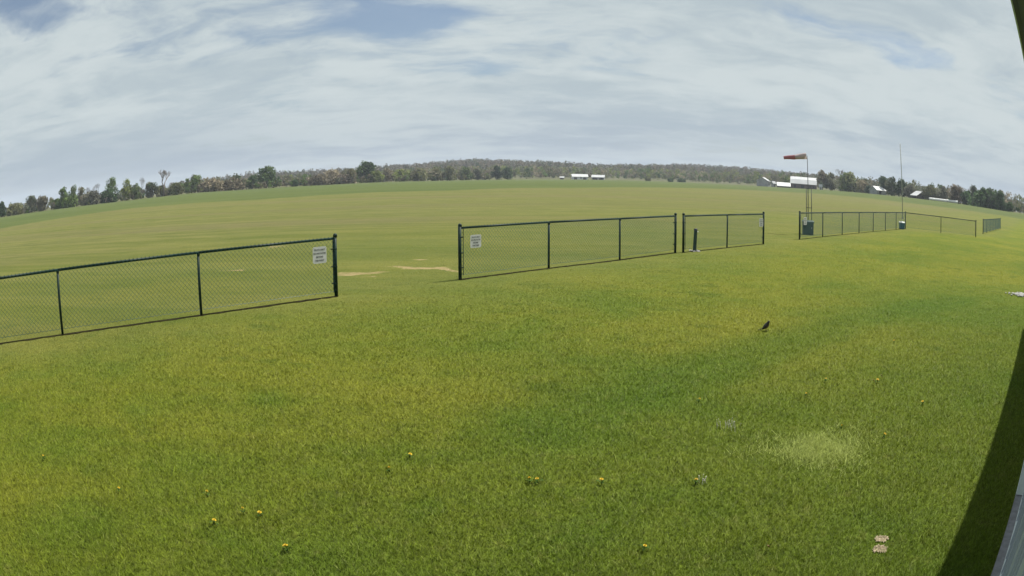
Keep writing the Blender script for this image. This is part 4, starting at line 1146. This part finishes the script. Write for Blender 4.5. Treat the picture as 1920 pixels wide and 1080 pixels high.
b = farm('small_house', 'tiny white house by the dark evergreens', 'house', 904, 912, 330.5, 337.5, 1.05, M_WALLW, M_ROOFG); opening(b, .2, .4, .8, 2, 'window'); opening(b, .55, .75, 0, 2)
b = farm('barn', 'large barn with white gambrel roof and dark walls behind the windsock', 'barn', 1483.5, 1531, 331.5, 351, 1.03, M_BARN, M_ROOFW, 'gambrel', yaw=-.06, roof_frac=.62)
opening(b, .12, .2, .3, b[3] * .8); opening(b, .4, .52, 0, b[3] * .85); opening(b, .72, .78, .8, b[3] * .7, 'window'); opening(b, .86, .9, .8, b[3] * .7, 'window')
b = farm('low_shed', 'low white roofed shed left of the large barn', 'shed', 1457, 1483, 341.5, 350, 1.02, M_BARN, M_ROOFW, roof_frac=.75, yaw=.1)
opening(b, .3, .5, 0, b[3] * .8)
b = farm('farmhouse', 'grey gabled farmhouse left of the barn', 'house', 1426, 1437, 332, 349, 1.05, M_WALLG, M_ROOFG, yaw=1.2, roof_frac=.4, depth=9)
for x0 in (.2, .6): opening(b, x0, x0 + .15, 1, 2.2, 'window'); opening(b, x0, x0 + .15, 3.4, 4.4, 'window')
b = farm('small_shed', 'small grey shed between farmhouse and barn', 'shed', 1446, 1454, 339, 350, 1.04, M_WALLG, M_ROOFG, yaw=.9); opening(b, .3, .6, 0, 2)
b = farm('small_shed', 'small white outbuilding just right of the barn', 'shed', 1536, 1541, 345, 352, 1.015, M_WALLW, M_ROOFW); opening(b, .3, .6, 0, b[3] * .8)
b = farm('grey_shed', 'grey shed with a bright sloping roof left of the pole', 'shed', 1634, 1658, 348.5, 362, 1.015, M_WALLG, M_ROOFW, yaw=.75, roof_frac=.5, depth=7); opening(b, .2, .45, 0, 2)
b = farm('dark_barn', 'dark roofed barn with a black gable opening right of the pole', 'barn', 1715, 1733, 357.5, 371.5, 1.015, M_BARN, M_ROOFG, yaw=-.9, roof_frac=.65, depth=9); opening(b, .2, .8, 0, b[3] * .9)
def bale_row():
    n = 9
    for i in range(n):
        u = 1745 + (1793 - 1745) * i / (n - 1)
        a, _ = azel(u, 376); rr = float(r_edge(a)) * 1.005; p = on_ground(a, rr)
        a2, _ = azel(u + 6.6, 376); L = abs(a2 - a) * rr
        root = thing('wrapped_bale', 'white wrapped bale, number %s of the row from the left, right field edge' % ('first second third fourth fifth sixth seventh eighth ninth'.split()[i]), 'bale', p, -a - .25, 'white wrapped bales in a row')
        root['label'] = 'white wrapped bale, %s from the left in the row at the right field edge' % ('first second third fourth fifth sixth seventh eighth last'.split()[i])
        r = .62; mb = MB(); s = L / 2
        mb.tube([(-s, 0, r), (-s * .95, 0, r), (-s * .85, 0, r), (s * .85, 0, r), (s * .95, 0, r), (s, 0, r)], [r * .6, r * .92, r, r, r * .92, r * .6], 14)
        mb.build('bale_body', M_WRAP, root, True)
        mb = MB(); mb.tube([(s * .99, 0, r), (s * 1.01, 0, r)], r * .55, 12); mb.build('end_wrap', M_WRAP, root)
bale_row()

# ------------------------------------------------------------------ air
def haze():
    mb = MB(); mb.box((-3400, -3400, -12), (3400, 3400, 75))
    m = bpy.data.materials.new('haze_air'); m.use_nodes = True; t = m.node_tree; t.nodes.clear()
    pv = t.nodes.new('ShaderNodeVolumePrincipled'); out = t.nodes.new('ShaderNodeOutputMaterial')
    pv.inputs['Color'].default_value = (0.80, 0.88, 1.0, 1); pv.inputs['Density'].default_value = 0.00022
    t.links.new(pv.outputs[0], out.inputs['Volume'])
    o = mb.build('haze', m); tag(o, 'thin pale haze in the air over the field', 'haze', kind='stuff')
haze()
